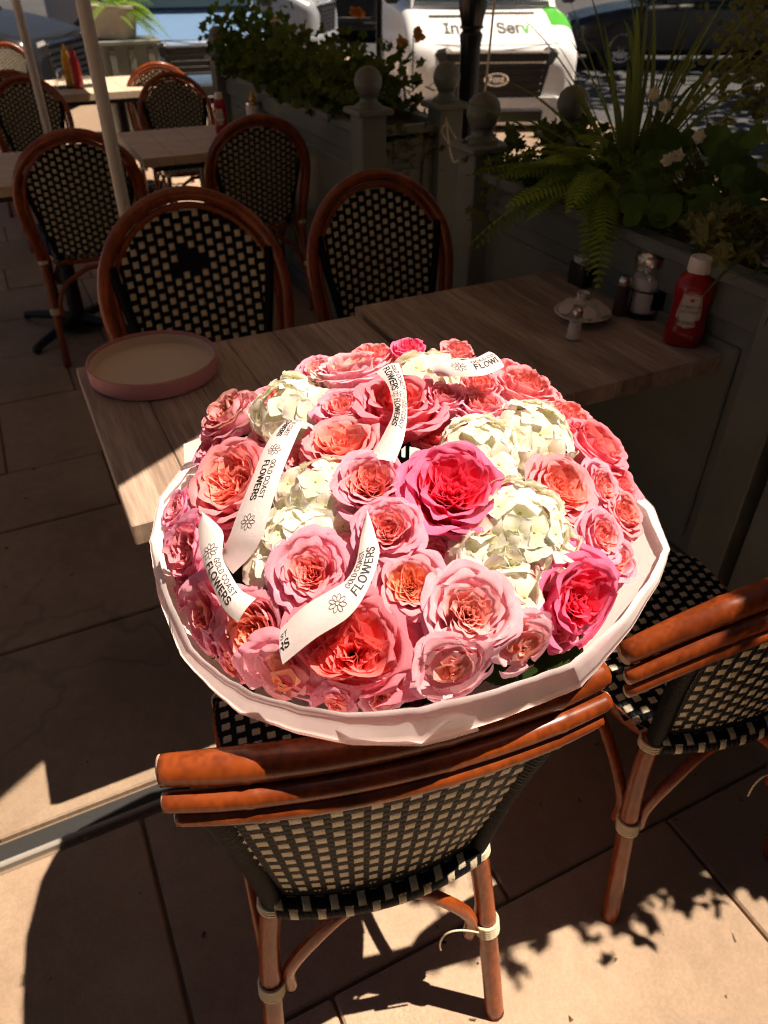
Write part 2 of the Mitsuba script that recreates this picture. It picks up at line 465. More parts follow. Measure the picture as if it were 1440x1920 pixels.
# ---------------------------------------------------------------- chairs
def pillow_cells(surf, cells, du, dv, h, grooves=True):
    """One little bulging strand patch per cell (u, v): surf(u, v) -> points (n, 3), normals by differences."""
    cu, cv = np.asarray(cells, float).T
    us = np.array([-0.48, -0.26, 0.0, 0.26, 0.48]) * du
    hs = np.array([-0.25, 1.0, 0.25 if grooves else 1.1, 1.0, -0.25]) * h
    vs = np.array([-0.5, -0.34, 0.0, 0.34, 0.5]) * dv
    hv = np.array([-1.0, 0.35, 1.0, 0.35, -1.0])
    U = cu[:, None, None] + us[None, :, None] + 0 * vs[None, None, :]
    V = cv[:, None, None] + vs[None, None, :] + 0 * us[None, :, None]
    e = 1e-3
    P = surf(U.ravel(), V.ravel())
    N = np.cross(surf(U.ravel() + e, V.ravel()) - P, surf(U.ravel(), V.ravel() + e) - P)
    N /= np.linalg.norm(N, axis=1, keepdims=True) + 1e-12
    H = (hs[None, :, None] * (0.55 + 0.45 * hv[None, None, :]) + h * 0.25 * hv[None, None, :]) + 0 * U
    return (P + N * H.ravel()[:, None]).reshape(len(cu), 25, 3), grid_faces(5, 5)


def weave(proto, holder, surf, inside, u0, u1, v0, v1, du, dv, h=0.0013, individual=True, both=True, label=None):
    """Black and cream strands woven over a surface; cream patches one by one, staggered in every other column."""
    black, cream = [], []
    for i in range(int((u1 - u0) / du)):
        for j in range(int((v1 - v0) / dv)):
            u, v = u0 + (i + 0.5) * du, v0 + (j + 0.5) * dv
            if not inside(u, v):
                continue
            (cream if i % 2 == 0 and j % 2 == (i // 2) % 2 else black).append((u, v))
    P, F = pillow_cells(surf, black, du, dv, h)
    bm = join([(p, F) for p in P])
    # a closed backing just behind the strands
    gu, gv = np.meshgrid(np.arange(u0, u1, du), np.arange(v0, v1, dv), indexing='ij')
    keep = np.array([[inside(a + du / 2, c + dv / 2) for c in gv[0]] for a in gu[:, 0]])
    sheets = []
    for a, c in zip(gu[keep], gv[keep]):
        sheets.append((a, c))
    sheets = np.array(sheets)
    q = np.array([[0, 0], [du, 0], [du, dv], [0, dv]])
    uv = (sheets[:, None] + q[None]).reshape(-1, 2)
    SP = surf(uv[:, 0], uv[:, 1])
    k = np.arange(len(sheets))[:, None] * 4
    sf = np.vstack([k + np.array([[0, 1, 2]]), k + np.array([[0, 2, 3]])])
    bm = join([bm, (SP, sf)])
    if both:
        P2, F2 = pillow_cells(surf, black, du, dv, -h)
        bm = join([bm] + [(p, F2) for p in P2])
    proto.append((holder, bm, 'm_black_wicker', True, None, None))
    P, F = pillow_cells(surf, cream, du * 1.36, dv * 1.14, h * 1.5)
    if both:
        P2, F2 = pillow_cells(surf, cream, du * 1.36, dv * 1.14, -h * 1.5)
        P, F = np.concatenate([P, P2], 1), np.vstack([F, F2 + 25])
    if individual:
        big = P[:300]
        for p, c in zip(big, cream):
            proto.append((holder + '__cream_strand', (p, F), 'm_cream_wicker', True, None, c))
        if len(P) > 300:
            proto.append((holder + '__cream_strand_rest', join([(p, F) for p in P[300:]]), 'm_cream_wicker', True, 'stuff', None))
    else:
        proto.append((holder + '__cream_strands', join([(p, F) for p in P]), 'm_cream_wicker', True, 'stuff', None))


def binding(c, axis, r, n=5, w=0.0052):
    """Cane lashing: a stack of rings round a joint."""
    axis = np.asarray(axis, float) / np.linalg.norm(axis)
    R = frame_of(axis)
    out = []
    g = np.linspace(0, 2 * PI, 17)
    for k in range(n):
        o = (k - (n - 1) / 2) * w
        p = np.stack([np.cos(g) * (r + 0.001), np.sin(g) * (r + 0.001), o + 0 * g], 1) @ R.T + c
        out.append(tube(p, w * 0.56, 6, caps=False))
    return join(out)


def wrapped_post(p, r):
    """A post wound with black cane."""
    pts = spline(p, 3)
    L = sum(np.linalg.norm(np.diff(spline(p, 30), axis=0), axis=1))
    n = int(L / 0.0013)
    pts = spline(p, n)
    rr = r * (1 + 0.11 * np.abs(np.sin(np.arange(n) * PI / 4.5)))
    return tube(pts, rr, 10)


def bamboo(p, r, n=40, nodes=(0.3, 0.7)):
    pts = spline(p, n)
    x = np.linspace(0, 1, n)
    rr = np.broadcast_to(np.asarray(r, float), (n,)).copy() if np.ndim(r) == 0 else np.interp(x, np.linspace(0, 1, len(r)), r)
    for k in nodes:
        rr *= 1 + 0.07 * np.exp(-((x - k) / 0.012) ** 2)
    return tube(pts, rr, 12)


SEAT_Z = 0.455


def seat_half(y):
    return 0.175 + (0.215 - 0.175) * (y + 0.2) / 0.4


def seat_inside(u, v):
    n = 5.0
    return (abs(u) / (seat_half(v) + 0.004)) ** n + (abs(v) / 0.214) ** n < 1


def seat_surf(u, v):
    r = np.clip((np.abs(u) / seat_half(v)) ** 6 + (np.abs(v) / 0.215) ** 6, 0, 1.2)
    return np.stack([u, v, SEAT_Z + 0.004 - 0.010 * (1 - (u / 0.22) ** 2) * (1 - (v / 0.22) ** 2) - 0.012 * r], 1)


def add_seat(P, individual):
    g = np.linspace(0, 2 * PI, 48, endpoint=False)
    n = 0.42
    ring = lambda k, z: np.stack([seat_half(0.213 * np.sign(np.sin(g)) * np.abs(np.sin(g)) ** n) * k * np.sign(np.cos(g)) * np.abs(np.cos(g)) ** n, 0.213 * k * np.sign(np.sin(g)) * np.abs(np.sin(g)) ** n, z + 0 * g], 1)
    P.append(('seat_frame', loft([ring(0.93, SEAT_Z - 0.034), ring(1.0, SEAT_Z - 0.030), ring(1.02, SEAT_Z - 0.018), ring(1.0, SEAT_Z - 0.006), ring(0.95, SEAT_Z - 0.011)]), 'm_cane', 35, None, None))
    weave(P, 'seat', seat_surf, seat_inside, -0.216, 0.216, -0.216, 0.216, 0.012, 0.0125, individual=individual, both=False)


def add_legs(P, fronts, rears, twine=True):
    for s in (-1, 1):
        for (foot, knee, top) in (fronts, rears):
            q = [np.array([s * x, y, z]) for x, y, z in (foot, knee, top)]
            P.append(('leg', bamboo(q, [0.0165, 0.016, 0.0155], 36, (0.42,)), 'm_cane', True, None, None))
            mid = q[0] + (q[1] - q[0]) * 0.80
            P.append(('binding', binding(mid, q[1] - q[0], 0.0175, 5), 'm_binding', True, None, None))
            hi = q[1] + (q[2] - q[1]) * 0.93
            P.append(('binding', binding(hi, q[2] - q[1], 0.0175, 3), 'm_binding', True, None, None))
        f, r = fronts, rears
        F0, R0 = np.array([s * f[0][0], f[0][1], 0]), np.array([s * r[0][0], r[0][1], 0])
        F1, R1 = np.array([s * f[1][0], f[1][1], f[1][2]]), np.array([s * r[1][0], r[1][1], r[1][2]])
        fm, rm = F0 + (F1 - F0) * 0.82, R0 + (R1 - R0) * 0.82
        for m, other in ((fm, rm), (rm, fm)):                        # arched braces: up the leg, then under the seat
            d = (other - m); d[2] = 0; L = np.linalg.norm(d); d /= L
            q = [m + d * 0.028 + [0, 0, -0.03], m + d * 0.03 + [0, 0, 0.03], m + d * 0.075 + [0, 0, 0.095], m + d * 0.15 + [0, 0, 0.150 + 0.0], m + d * (L * 0.5) + [0, 0, 0.166]]
            P.append(('brace', bamboo(q, 0.0105, 26, ()), 'm_cane', True, None, None))
    for c in (fronts, rears):                                        # the same across the back and the front
        a, b2 = np.array(c[0]), np.array(c[1])
        m = a + (b2 - a) * 0.82
        for s in (-1, 1):
            q = [np.array([s * (m[0] - 0.028), m[1], m[2] - 0.03]), np.array([s * (m[0] - 0.030), m[1], m[2] + 0.03]), np.array([s * (m[0] - 0.07), m[1], m[2] + 0.10]), np.array([s * 0.05, m[1] * 0.98, m[2] + 0.155]), np.array([0.0, m[1] * 0.97, m[2] + 0.162])]
            P.append(('brace', bamboo(q, 0.0105, 26, ()), 'm_cane', True, None, None))
        if twine:
            g = np.linspace(0, 1, 16)
            w = np.stack([m[0] - 0.02 - 0.06 * np.sin(g * PI * 0.6), m[1] - 0.015 + 0.01 * g, m[2] + 0.005 + 0.03 * np.sin(g * PI) - 0.05 * g * g], 1)
            P.append(('loose_twine', tube(w, 0.0017, 5), 'm_binding', True, None, None))


def rail_back(u, v):
    """Back panel of the chair with a straight top rail: v from 0 at the rail down to the roll under the seat's rear edge."""
    L = 0.43
    t = np.clip(v / L, 0, 1)
    half = 0.205 - 0.055 * t
    x = u / 0.205 * half
    y = -0.285 + 0.085 * t - 0.026 * (1 - (u / 0.205) ** 2) * (0.35 + 0.65 * t)
    z = 0.868 - 0.405 * t
    over = np.clip(v - L, 0, None)                                   # the roll
    a = over / 0.020
    y = y - 0.024 * np.sin(np.clip(a, 0, 3.0)) + 0.0
    z = z - 0.024 * (1 - np.cos(np.clip(a, 0, 3.0)))
    return np.stack([x, y, z], 1)


def chair_with_rail(individual_seat=True, wide=False):
    P = []
    add_seat(P, individual_seat)
    add_legs(P, ((0.205, 0.215, 0), (0.195, 0.19, 0.30), (0.185, 0.175, 0.44)), ((0.192, -0.275, 0), (0.170, -0.215, 0.30), (0.152, -0.195, 0.44)))
    for s in (-1, 1):
        P.append(('side_post', wrapped_post([(s * 0.150, -0.200, 0.445), (s * 0.172, -0.226, 0.62), (s * 0.196, -0.268, 0.80), (s * 0.208, -0.290, 0.846)], 0.0145), 'm_black_wicker', True, None, None))
    for (hl, y, z, r) in ((0.226, -0.292, 0.893, 0.0178), (0.228, -0.309, 0.867, 0.0118), (0.220, -0.314, 0.846, 0.0100)):
        if wide:
            hl, bend = 0.34, 0.09
        else:
            bend = 0.0
        q = [(k * hl, y + 0.012 - 0.028 * (1 - k * k), z + 0.003 - 0.005 * k * k - bend * k * k) for k in (-1, -0.8, -0.6, -0.3, 0, 0.3, 0.6, 0.8, 1)]
        m = bamboo(q, [r * 0.86, r * 0.98, r, r, r, r, r * 0.98, r * 0.86], 60, (0.22, 0.58, 0.83))
        P.append(('top_rail', m, 'm_cane', True, None, None))
        for s in (-1, 1):
            P.append(('end_cap', xf(tm(trimesh.creation.icosphere(2, 1.0)), np.diag([r * 0.30, r * 0.82, r * 0.82]), (s * hl, y + 0.012, z - 0.002 - bend)), 'm_pale_wood', True, None, None))
    weave(P, 'backrest', rail_back, lambda u, v: True, -0.204, 0.204, 0.0, 0.465, 0.0128, 0.0155, h=0.0011)
    return P


def arch_y(z):
    return -0.205 - 0.10 * np.clip((z - 0.46) / 0.48, 0, 2) ** 1.15


def arch_surf(u, v):
    return np.stack([u, arch_y(v) - 0.022 * (1 - (u / 0.2) ** 2), v], 1)


def arch_inside(u, v):
    if v < 0.475:
        return False
    if v < 0.72:
        return abs(u) < 0.135 + (0.196 - 0.135) * (v - 0.46) / 0.26
    return (u / 0.205) ** 2 + ((v - 0.70) / 0.212) ** 2 < 1


def arch_chair(individual=True):
    P = []
    add_seat(P, False)
    add_legs(P, ((0.205, 0.215, 0), (0.195, 0.19, 0.30), (0.185, 0.175, 0.44)), ((0.225, -0.265, 0), (0.215, -0.215, 0.30), (0.210, -0.205, 0.46)), twine=False)
    for off, r, name in ((0.0, 0.0175, 'arched_frame'), (0.027, 0.0085, 'inner_arch')):
        q = []
        for x, z in ((0.212, 0.45), (0.232, 0.60), (0.240, 0.70)):
            q.append((x - off, z))
        for g in np.radians([20, 38, 56, 74, 90]):
            q.append(((0.240 - off) * math.cos(g), 0.70 + (0.245 - off) * math.sin(g)))
        q = q + [(-x, z) for x, z in q[-2::-1]]
        P.append((name, bamboo([(x, float(arch_y(np.array(z))) - 0.022 * (1 - (x / 0.25) ** 2) * (z > 0.65), z) for x, z in q], r, 90, (0.3, 0.7)), 'm_cane', True, None, None))
    for s in (-1, 1):
        P.append(('side_post', tube([(s * 0.138, -0.205, 0.45), (s * 0.168, -0.222, 0.58), (s * 0.197, -0.255, 0.73), (s * 0.205, -0.27, 0.80)], 0.0125, 8, 20), 'm_black_wicker', True, None, None))
    weave(P, 'backrest', arch_surf, arch_inside, -0.2125, 0.2125, 0.47, 0.925, 0.0125, 0.0145, individual=individual)
    return P


def prepare(P):
    out = []
    for name, mesh, bsdf, smooth, kind, cell in P:
        out.append((name, mikit.ply(mesh, bsdf, smooth=smooth), kind, cell))
    return out


RAIL, RAIL_WIDE, ARCH, ARCH_FAR = prepare(chair_with_rail()), prepare(chair_with_rail(wide=True)), prepare(arch_chair(True)), prepare(arch_chair(False))


def place_chair(proto, x, y, rz, label, group=None, scale=1.0, skip=None, tilt=0.0):
    t = thing('bistro_chair', label, 'chair', group)
    M = T().translate([float(x), float(y), 0.0]).rotate([0, 0, 1], float(rz)).rotate([1, 0, 0], float(tilt)).scale(float(scale))
    for name, d, kind, cell in proto:
        if skip and cell is not None and skip(*cell):
            continue
        key = numbered(f'{t}__{name}')
        scene[key] = {**d, 'to_world': M}
        if kind:
            tag(key, kind=kind)
    return t


def behind(x, y, rz, d):
    """Seat centre of a chair whose back top stands at x, y."""
    c = rotz(math.radians(rz)) @ np.array([0, d, 0])
    return x + c[0], y + c[1]


GR = 'woven bistro chairs on the patio'
for proto, u, v, z, rz, d, label, sc, skip in (
    (RAIL, 752, 1375, 0.893, 15, 0.30, 'nearest bistro chair with straight triple top rail, under the bouquet', 1.0, None),
    (RAIL_WIDE, None, (0.536, 1.007), 0, 18, 0.0, 'bistro chair with sunlit woven seat at right edge beside the planter', 1.0, None),
    (ARCH, 340, 372, 0.94, 205, 0.30, 'arch-backed bistro chair with worn patch, facing the pink box lid', 1.04, lambda u, v: (abs(u + 0.005) < 0.05 and abs(v - 0.775) < 0.018) or (abs(u - 0.01) < 0.028 and abs(v - 0.80) < 0.016)),
    (ARCH, 704, 335, 0.94, 206, 0.30, 'arch-backed bistro chair behind the middle of the near table, by the gap in the planters', 1.0, None),
    (ARCH, 128, 250, 0.94, 24, 0.30, 'arch-backed bistro chair seen from behind, left of the nearer pale umbrella pole', 1.0, None),
    (ARCH, 480, 222, 0.94, 22, 0.30, 'arch-backed bistro chair in shade right of the second table', 0.97, None),
    (ARCH_FAR, 318, 142, 0.94, 204, 0.30, 'arch-backed bistro chair facing the camera behind the second table', 0.93, None),
    (ARCH_FAR, 40, 148, 0.94, 204, 0.30, 'arch-backed bistro chair in shade at left edge behind the second table', 0.93, None),
    (ARCH_FAR, 292, 121, 0.94, 20, 0.30, 'bistro chair with its back to the camera in front of the sunlit far table', 0.93, None),
    (ARCH_FAR, 12, 136, 0.94, 22, 0.30, 'bistro chair with sunlit arch at left edge, in front of the far table', 0.93, None),
    (ARCH_FAR, 216, 80, 0.94, 204, 0.30, 'sunlit bistro chair beyond the far table, under the concrete pot', 0.82, None),
    (ARCH_FAR, 6, 83, 0.94, 204, 0.30, 'sunlit bistro chair beyond the far table, behind the far pale pole', 0.85, None),
):
    p = v if u is None else at(u, v, z * sc)
    x, y = behind(p[0], p[1], rz, d * sc)
    place_chair(proto, x, y, rz, label, GR, sc, skip)
# ---------------------------------------------------------------- the near tables
def cafe_table(corner, la, lb, top, label, bsdf='m_wood', boards=6, base=True, z=0.75):
    """corner: the back left corner of the top; la along A26, lb towards the camera."""
    t = thing('cafe_table', label, 'table', 'wooden cafe tables')
    th = top
    tt = f'{t}__tabletop'
    w = la / boards
    for i in range(boards):
        c = corner + A26 * (w * (i + 0.5)) + B26 * lb / 2
        put('board', xf(box(w - 0.0012, lb, th, (0, 0, z - th / 2), 0.0022), R26, (c[0], c[1], 0)), bsdf, tt)
    c = corner + A26 * la / 2 + B26 * lb / 2
    put('underframe', xf(box(la - 0.10, lb - 0.10, 0.03, (0, 0, z - th - 0.016), 0.004), R26, (c[0], c[1], 0)), 'm_black', t)
    put('column', xf(lathe([(0.0, 0.02), (0.10, 0.025), (0.045, 0.05), (0.036, 0.09), (0.036, z - th - 0.05), (0.09, z - th - 0.035), (0, z - th - 0.03)], 20), None, (c[0], c[1], 0)), 'm_black', t, 40)
    for k in range(4):
        d = R26 @ (rotz(k * PI / 2 + PI / 4) @ np.array([1.0, 0, 0]))
        e = np.array([c[0], c[1], 0.045]) + d * 0.31
        put('foot', tube([np.array([c[0], c[1], 0.06]), np.array([c[0], c[1], 0.05]) + d * 0.16, e + [0, 0, -0.015], e + [0, 0, -0.03]], [0.026, 0.022, 0.018, 0.02], 10, 16), 'm_black', t, True)
    return t


T1C = at(141, 690, 0.75)
T1C[2] = 0
cafe_table(T1C, 0.695, 0.64, 0.042, 'near wooden cafe table carrying the pink lid, left one of the joined pair', boards=6)
T2C = at(664, 575, 0.75); T2C[2] = 0
cafe_table(T2C, 0.668, 0.64, 0.042, 'near wooden cafe table with the condiments, right one of the joined pair', boards=6)
c = at(255, 246, 0.75) - A26 * 0.1; c[2] = 0
cafe_table(c, 0.72, 0.66, 0.04, 'second cafe table in shade behind, with a ketchup bottle by the planter', 'm_pale_wood', 5)
c = at(-100, 292, 0.75); c[2] = 0
cafe_table(c + B26 * 0.05, 0.72, 0.66, 0.04, 'cafe table at the left edge behind the left bistro chair', 'm_pale_wood', 5)
c = at(66, 152, 0.75); c[2] = 0
cafe_table(c, 1.0, 0.75, 0.045, 'sunlit far cafe table with red and yellow squeeze bottles', 'm_pale_wood', 6)

# lid of the flower box, lying upside down on the table
lp = at(288, 682, 0.77)
lid = thing('box_lid', 'round pink box lid lying upside down on the left table', 'lid')
put('wall', xf(lathe([(0.0, 0.0), (0.137, 0.0), (0.139, 0.002), (0.139, 0.036), (0.1365, 0.0375), (0.135, 0.036), (0.135, 0.004)], 72), None, (lp[0], lp[1], 0.752)), 'm_box_pink', lid, 35)
put('inside_lining', xf(lathe([(0.0, 0.0055), (0.132, 0.0055), (0.1345, 0.008), (0.1345, 0.029)], 72), None, (lp[0], lp[1], 0.752)), 'm_box_white', lid, 35)


# ---------------------------------------------------------------- condiments
def rounded(w, d, r, n=6):
    p = []
    for cx, cy, a0 in ((1, 1, 0), (-1, 1, 1), (-1, -1, 2), (1, -1, 3)):
        for k in range(n):
            a = (a0 + k / (n - 1)) * PI / 2
            p.append((cx * (w / 2 - r) + r * math.cos(a), cy * (d / 2 - r) + r * math.sin(a)))
    return np.array(p)


def squeeze_bottle(pos, rz, h, sections, body, cap, label, cat='ketchup bottle', capr=0.021, caph=0.03, print_=True, nozzle=False, lab='m_label', group=None, ls=1.0):
    t = thing('squeeze_bottle', label, cat, group)
    R = rotz(rz)
    ring = [np.column_stack([rounded(w, d, min(w, d) * 0.46), np.full(24, z)]) for z, w, d in sections]
    zz = np.array([s[0] for s in sections])
    fine = []
    S = spline(np.array(sections), 28)
    for z, w, d in S:
        fine.append(np.column_stack([rounded(w, d, min(w, d) * 0.45), np.full(24, z)]))
    put('body', xf(loft(fine), R, pos), body, t, 40)
    z0 = sections[-1][0]
    put('cap', xf(lathe([(0, z0 - 0.002), (capr * 0.98, z0 - 0.002), (capr, z0 + 0.002), (capr * 0.97, z0 + caph * 0.88), (capr * 0.88, z0 + caph), (0, z0 + caph)], 28), R, pos), cap, t, 40)
    if nozzle:
        put('nozzle', xf(lathe([(capr * 0.5, z0 + caph - 0.001), (capr * 0.42, z0 + caph + 0.012), (capr * 0.15, z0 + caph + 0.034), (0, z0 + caph + 0.035)], 20), R, pos), cap, t, 40)
    if print_:
        # a keystone-shaped label bent round the front, with its print
        def bend(v, lift):
            z = v[:, 1]
            w = np.interp(z, S[:, 0], S[:, 1]); d = np.interp(z, S[:, 0], S[:, 2])
            x = np.clip(v[:, 0], -w * 0.46, w * 0.46)
            y = -d / 2 * (1 - np.abs(2 * x / w) ** 2.6) ** (1 / 2.6) - lift
            return np.stack([x, y, z], 1)
        def flat(poly, b, name, lift):
            m = trimesh.creation.extrude_polygon(poly, 0.0002, engine='earcut').subdivide_to_size(0.004)
            v = np.array(m.vertices)
            v3 = bend(v[:, :2] * [ls, 1.08 if ls > 1 else 1], lift) + np.column_stack([v[:, 0] * 0, -v[:, 2], v[:, 0] * 0])
            put(name, xf((v3, np.array(m.faces)), R, pos), b, lb)
        from shapely import Polygon, Point
        lb = f'{t}__label'
        k = Polygon([(-0.0165, 0.118), (0.0165, 0.118), (0.0225, 0.066), (0.014, 0.060), (0.016, 0.050), (0.0, 0.044), (-0.016, 0.050), (-0.014, 0.060), (-0.0225, 0.066)])
        flat(k, lab, 'paper', 0.0005)
        flat(k.buffer(-0.0015).difference(k.buffer(-0.0024)), 'm_ink', 'border', 0.0008)
        flat(Point(0.001, 0.106).buffer(0.0042), 'm_label_red', 'tomato_print', 0.0008)
        for txt, hh, zt, bold in (('TOMATO', 0.0062, 0.0875, True), ('KETCHUP', 0.0062, 0.0765, True), ('HEINZ', 0.0068, 0.0525, True)):
            m = text_mesh(txt, hh, 0.0002, bold)
            v = np.array(m.vertices); v[:, 0] -= v[:, 0].mean() * 0 + (v[:, 0].max() + v[:, 0].min()) / 2
            v[:, 0] *= min(1, 0.033 / (v[:, 0].max() - v[:, 0].min()))
            v3 = bend(np.column_stack([v[:, 0] * ls, (v[:, 1] + zt) * (1.08 if ls > 1 else 1)]), 0.0009)
            put('lettering', xf((v3, np.array(m.faces)), R, pos), 'm_ink', lb)
    return t


KS = [(0.0, 0.056, 0.044), (0.006, 0.064, 0.052), (0.03, 0.066, 0.054), (0.045, 0.063, 0.05), (0.08, 0.058, 0.046), (0.115, 0.064, 0.052), (0.135, 0.062, 0.05), (0.152, 0.046, 0.040), (0.160, 0.036, 0.036)]
p = at(1277, 642, 0.75)
squeeze_bottle((p[0], p[1], 0.751), math.radians(-22), 0.19, [(z * 1.08, w * 1.34, d * 1.34) for z, w, d in KS], 'm_ketchup', 'm_white_plastic', 'red ketchup bottle with white cap standing at the right table corner', capr=0.027, caph=0.030, ls=1.22)
p = at(1264, 590, 0.75)
squeeze_bottle((p[0], p[1], 0.751), math.radians(-20), 0.17, [(0, 0.05, 0.042), (0.01, 0.056, 0.046), (0.09, 0.054, 0.045), (0.125, 0.052, 0.043), (0.142, 0.036, 0.034), (0.15, 0.03, 0.03)], 'm_mustard', 'm_navy', 'yellow mustard bottle with dark blue cap, half hidden behind the sugar shaker', 'mustard bottle', 0.018, 0.03, False)

# sugar shaker, pepper shaker, wire caddy, packet holder
p = at(1203, 588, 0.75)
SK = np.diag([1.26, 1.26, 1.12])
sg = thing('sugar_shaker', 'glass sugar shaker with domed chrome lid in a black wire caddy', 'sugar shaker')
o = (p[0], p[1], 0.756)
put('glass', xf(lathe([(0.0, 0.0), (0.030, 0.0), (0.0325, 0.004), (0.0325, 0.095), (0.030, 0.110), (0.0285, 0.114), (0.0265, 0.112), (0.030, 0.094), (0.030, 0.006), (0, 0.005)], 32), SK, o), 'm_glass', sg, 40)
put('sugar', xf(lathe([(0.0, 0.006), (0.0293, 0.006), (0.0293, 0.083), (0.018, 0.087), (0, 0.085)], 32), SK, o), 'm_sugar', sg, 40)
put('lid', xf(lathe([(0.0300, 0.110), (0.0345, 0.112), (0.0350, 0.126), (0.033, 0.131), (0.027, 0.140), (0.015, 0.146), (0.006, 0.148), (0.0055, 0.152), (0, 0.152)], 32), SK, o), 'm_steel', sg, 40)
cd = thing('condiment_caddy', 'black wire caddy round the sugar shaker on the right table', 'caddy')
rz = R26
for k, hgt in ((0, 0.012), (1, 0.062)):
    put('wire_ring', xf(tube(np.array([(0.038 * math.cos(a), 0.038 * math.sin(a), hgt) for a in np.linspace(0, 2 * PI, 40)]), 0.002, 6), SK, (p[0], p[1], 0.751)), 'm_black', cd, True)
for a in (0.4, 2.0, 3.6, 5.2):
    put('wire_post', xf(tube([(0.038 * math.cos(a), 0.038 * math.sin(a), 0.0), (0.038 * math.cos(a), 0.038 * math.sin(a), 0.066)], 0.002, 6, 2), SK, (p[0], p[1], 0.751)), 'm_black', cd, True)
put('card_plate', xf(box(0.044, 0.002, 0.042, (0.012, -0.041, 0.045), 0.0006), rotz(math.radians(14)) @ SK, (p[0], p[1], 0.751)), 'm_gloss_black', cd)
put('floor', xf(lathe([(0, 0.0), (0.039, 0.0), (0.039, 0.004), (0, 0.004)], 28), SK, (p[0], p[1], 0.751)), 'm_black', cd, 40)

p = at(1160, 590, 0.75)
pp = thing('pepper_shaker', 'dark glass pepper shaker left of the sugar shaker', 'pepper shaker')
o = (p[0], p[1], 0.752)
put('glass', xf(lathe([(0, 0), (0.0175, 0), (0.019, 0.003), (0.0165, 0.06), (0.0155, 0.078), (0.0, 0.078)], 8), None, o), 'm_pepper', pp, 30)
put('lid', xf(lathe([(0.0162, 0.077), (0.0165, 0.092), (0.012, 0.099), (0, 0.101)], 20), None, o), 'm_steel', pp, 40)

p = at(1098, 540, 0.75)
ph = thing('packet_holder', 'black holder filled with paper sweetener packets at the back of the right table', 'packet holder')
o = np.array([p[0] + 0.028, p[1] + 0.045, 0.751])
for s in (-1, 1):
    put('side_wall', xf(box(0.125, 0.004, 0.060, (0, s * 0.030, 0.030), 0.001), R26, o), 'm_black', ph)
    put('end_wall', xf(box(0.004, 0.055, 0.060, (s * 0.0605, 0, 0.030), 0.001), R26, o), 'm_black', ph)
put('floor', xf(box(0.116, 0.054, 0.004, (0, 0, 0.003)), R26, o), 'm_black', ph)
rg = np.random.default_rng(3)
mat('m_packet', (0.62, 0.60, 0.60), 0.6)
mat('m_packet_pink', (0.55, 0.36, 0.30), 0.6)
for k in range(9):
    put('sweetener_packet', xf(box(0.0035, 0.046, 0.058, (0, 0, 0.046), 0.001, rotz(0) @ np.array(trimesh.transformations.rotation_matrix(rg.uniform(-0.25, 0.25), [0, 1, 0])[:3, :3])), R26, o + R26 @ np.array([-0.054 + 0.008 * k, rg.uniform(-0.003, 0.003), 0.003])), 'm_packet_pink' if k % 4 == 3 else 'm_packet', ph)
st = thing('menu_holder_rod', 'thin dark upright rod beside the packet holder', 'rod')
q = at(1130, 535, 0.75)
put('rod', tube([q, q + [0.004, 0, 0.10], q + [0.006, 0.002, 0.155]], 0.0032, 8, 6), 'm_black', st, True)
put('foot', xf(lathe([(0, 0), (0.014, 0), (0.014, 0.004), (0, 0.006)], 16), None, (q[0], q[1], 0.751)), 'm_black', st)

# saucer of creamers with the salt shaker in front
p = at(1090, 600, 0.75)
sc_ = thing('saucer', 'round white saucer holding creamer cups on the right table', 'saucer')
put('dish', xf(lathe([(0, 0.004), (0.032, 0.004), (0.060, 0.018), (0.0625, 0.021), (0.0615, 0.022), (0.033, 0.008), (0, 0.008)], 40), np.diag([1.14, 1.14, 1.1]), np.array([p[0], p[1], 0.751])), 'm_china', sc_, 40)
rg = np.random.default_rng(8)
mat('m_cream_lid', (0.66, 0.56, 0.50), 0.35)
for k, (dx, dy, dz, tip) in enumerate(((-0.040, -0.012, 0.014, 0.5), (-0.026, 0.022, 0.013, 0.4), (0.036, -0.020, 0.014, 0.6), (0.028, 0.012, 0.016, 0.5), (0.004, -0.034, 0.014, 0.7), (-0.006, 0.014, 0.02, 0.2))):
    c_ = thing('creamer_cup', ('small white creamer cup at the saucer\'s left rim', 'small white creamer cup at the saucer\'s back left', 'small white creamer cup at the saucer\'s right rim', 'small white creamer cup at the saucer\'s back right', 'small white creamer cup at the saucer\'s front, behind the salt shaker', 'small white creamer cup in the middle of the saucer')[k], 'creamer', 'creamer cups on the saucer')
    Rm = frame_of([dx * 14 * tip, dy * 14 * tip - 0.3, 1.0])
    o = np.array([p[0] + dx * 1.08, p[1] + dy * 1.08, 0.759 + dz])
    put('cup', xf(lathe([(0, 0), (0.0115, 0), (0.0155, 0.016), (0.0, 0.016)], 20), Rm, o), 'm_china', c_, 40)
    put('foil_lid', xf(lathe([(0, 0.0163), (0.0175, 0.0163), (0.0180, 0.0175), (0.0168, 0.0182), (0, 0.0180)], 20), Rm, o), 'm_cream_lid', c_, 40)
cp = thing('creamer_jug', 'tiny white china cup standing at the back of the saucer', 'cup')
put('body', xf(lathe([(0, 0), (0.011, 0.0), (0.013, 0.012), (0.0125, 0.025), (0.0165, 0.036), (0.0152, 0.036), (0.0112, 0.025), (0.0112, 0.006), (0, 0.004)], 24), None, (p[0] - 0.001, p[1] + 0.020, 0.778)), 'm_china', cp, 40)
p = at(1074, 636, 0.75)
ss = thing('salt_shaker', 'small glass salt shaker with steel lid in front of the saucer', 'salt shaker')
o = (p[0], p[1], 0.751)
put('glass', xf(lathe([(0, 0), (0.0185, 0), (0.0195, 0.003), (0.0145, 0.052), (0.014, 0.058), (0.0125, 0.058), (0.017, 0.004), (0, 0.003)], 20), None, o), 'm_glass', ss, 40)
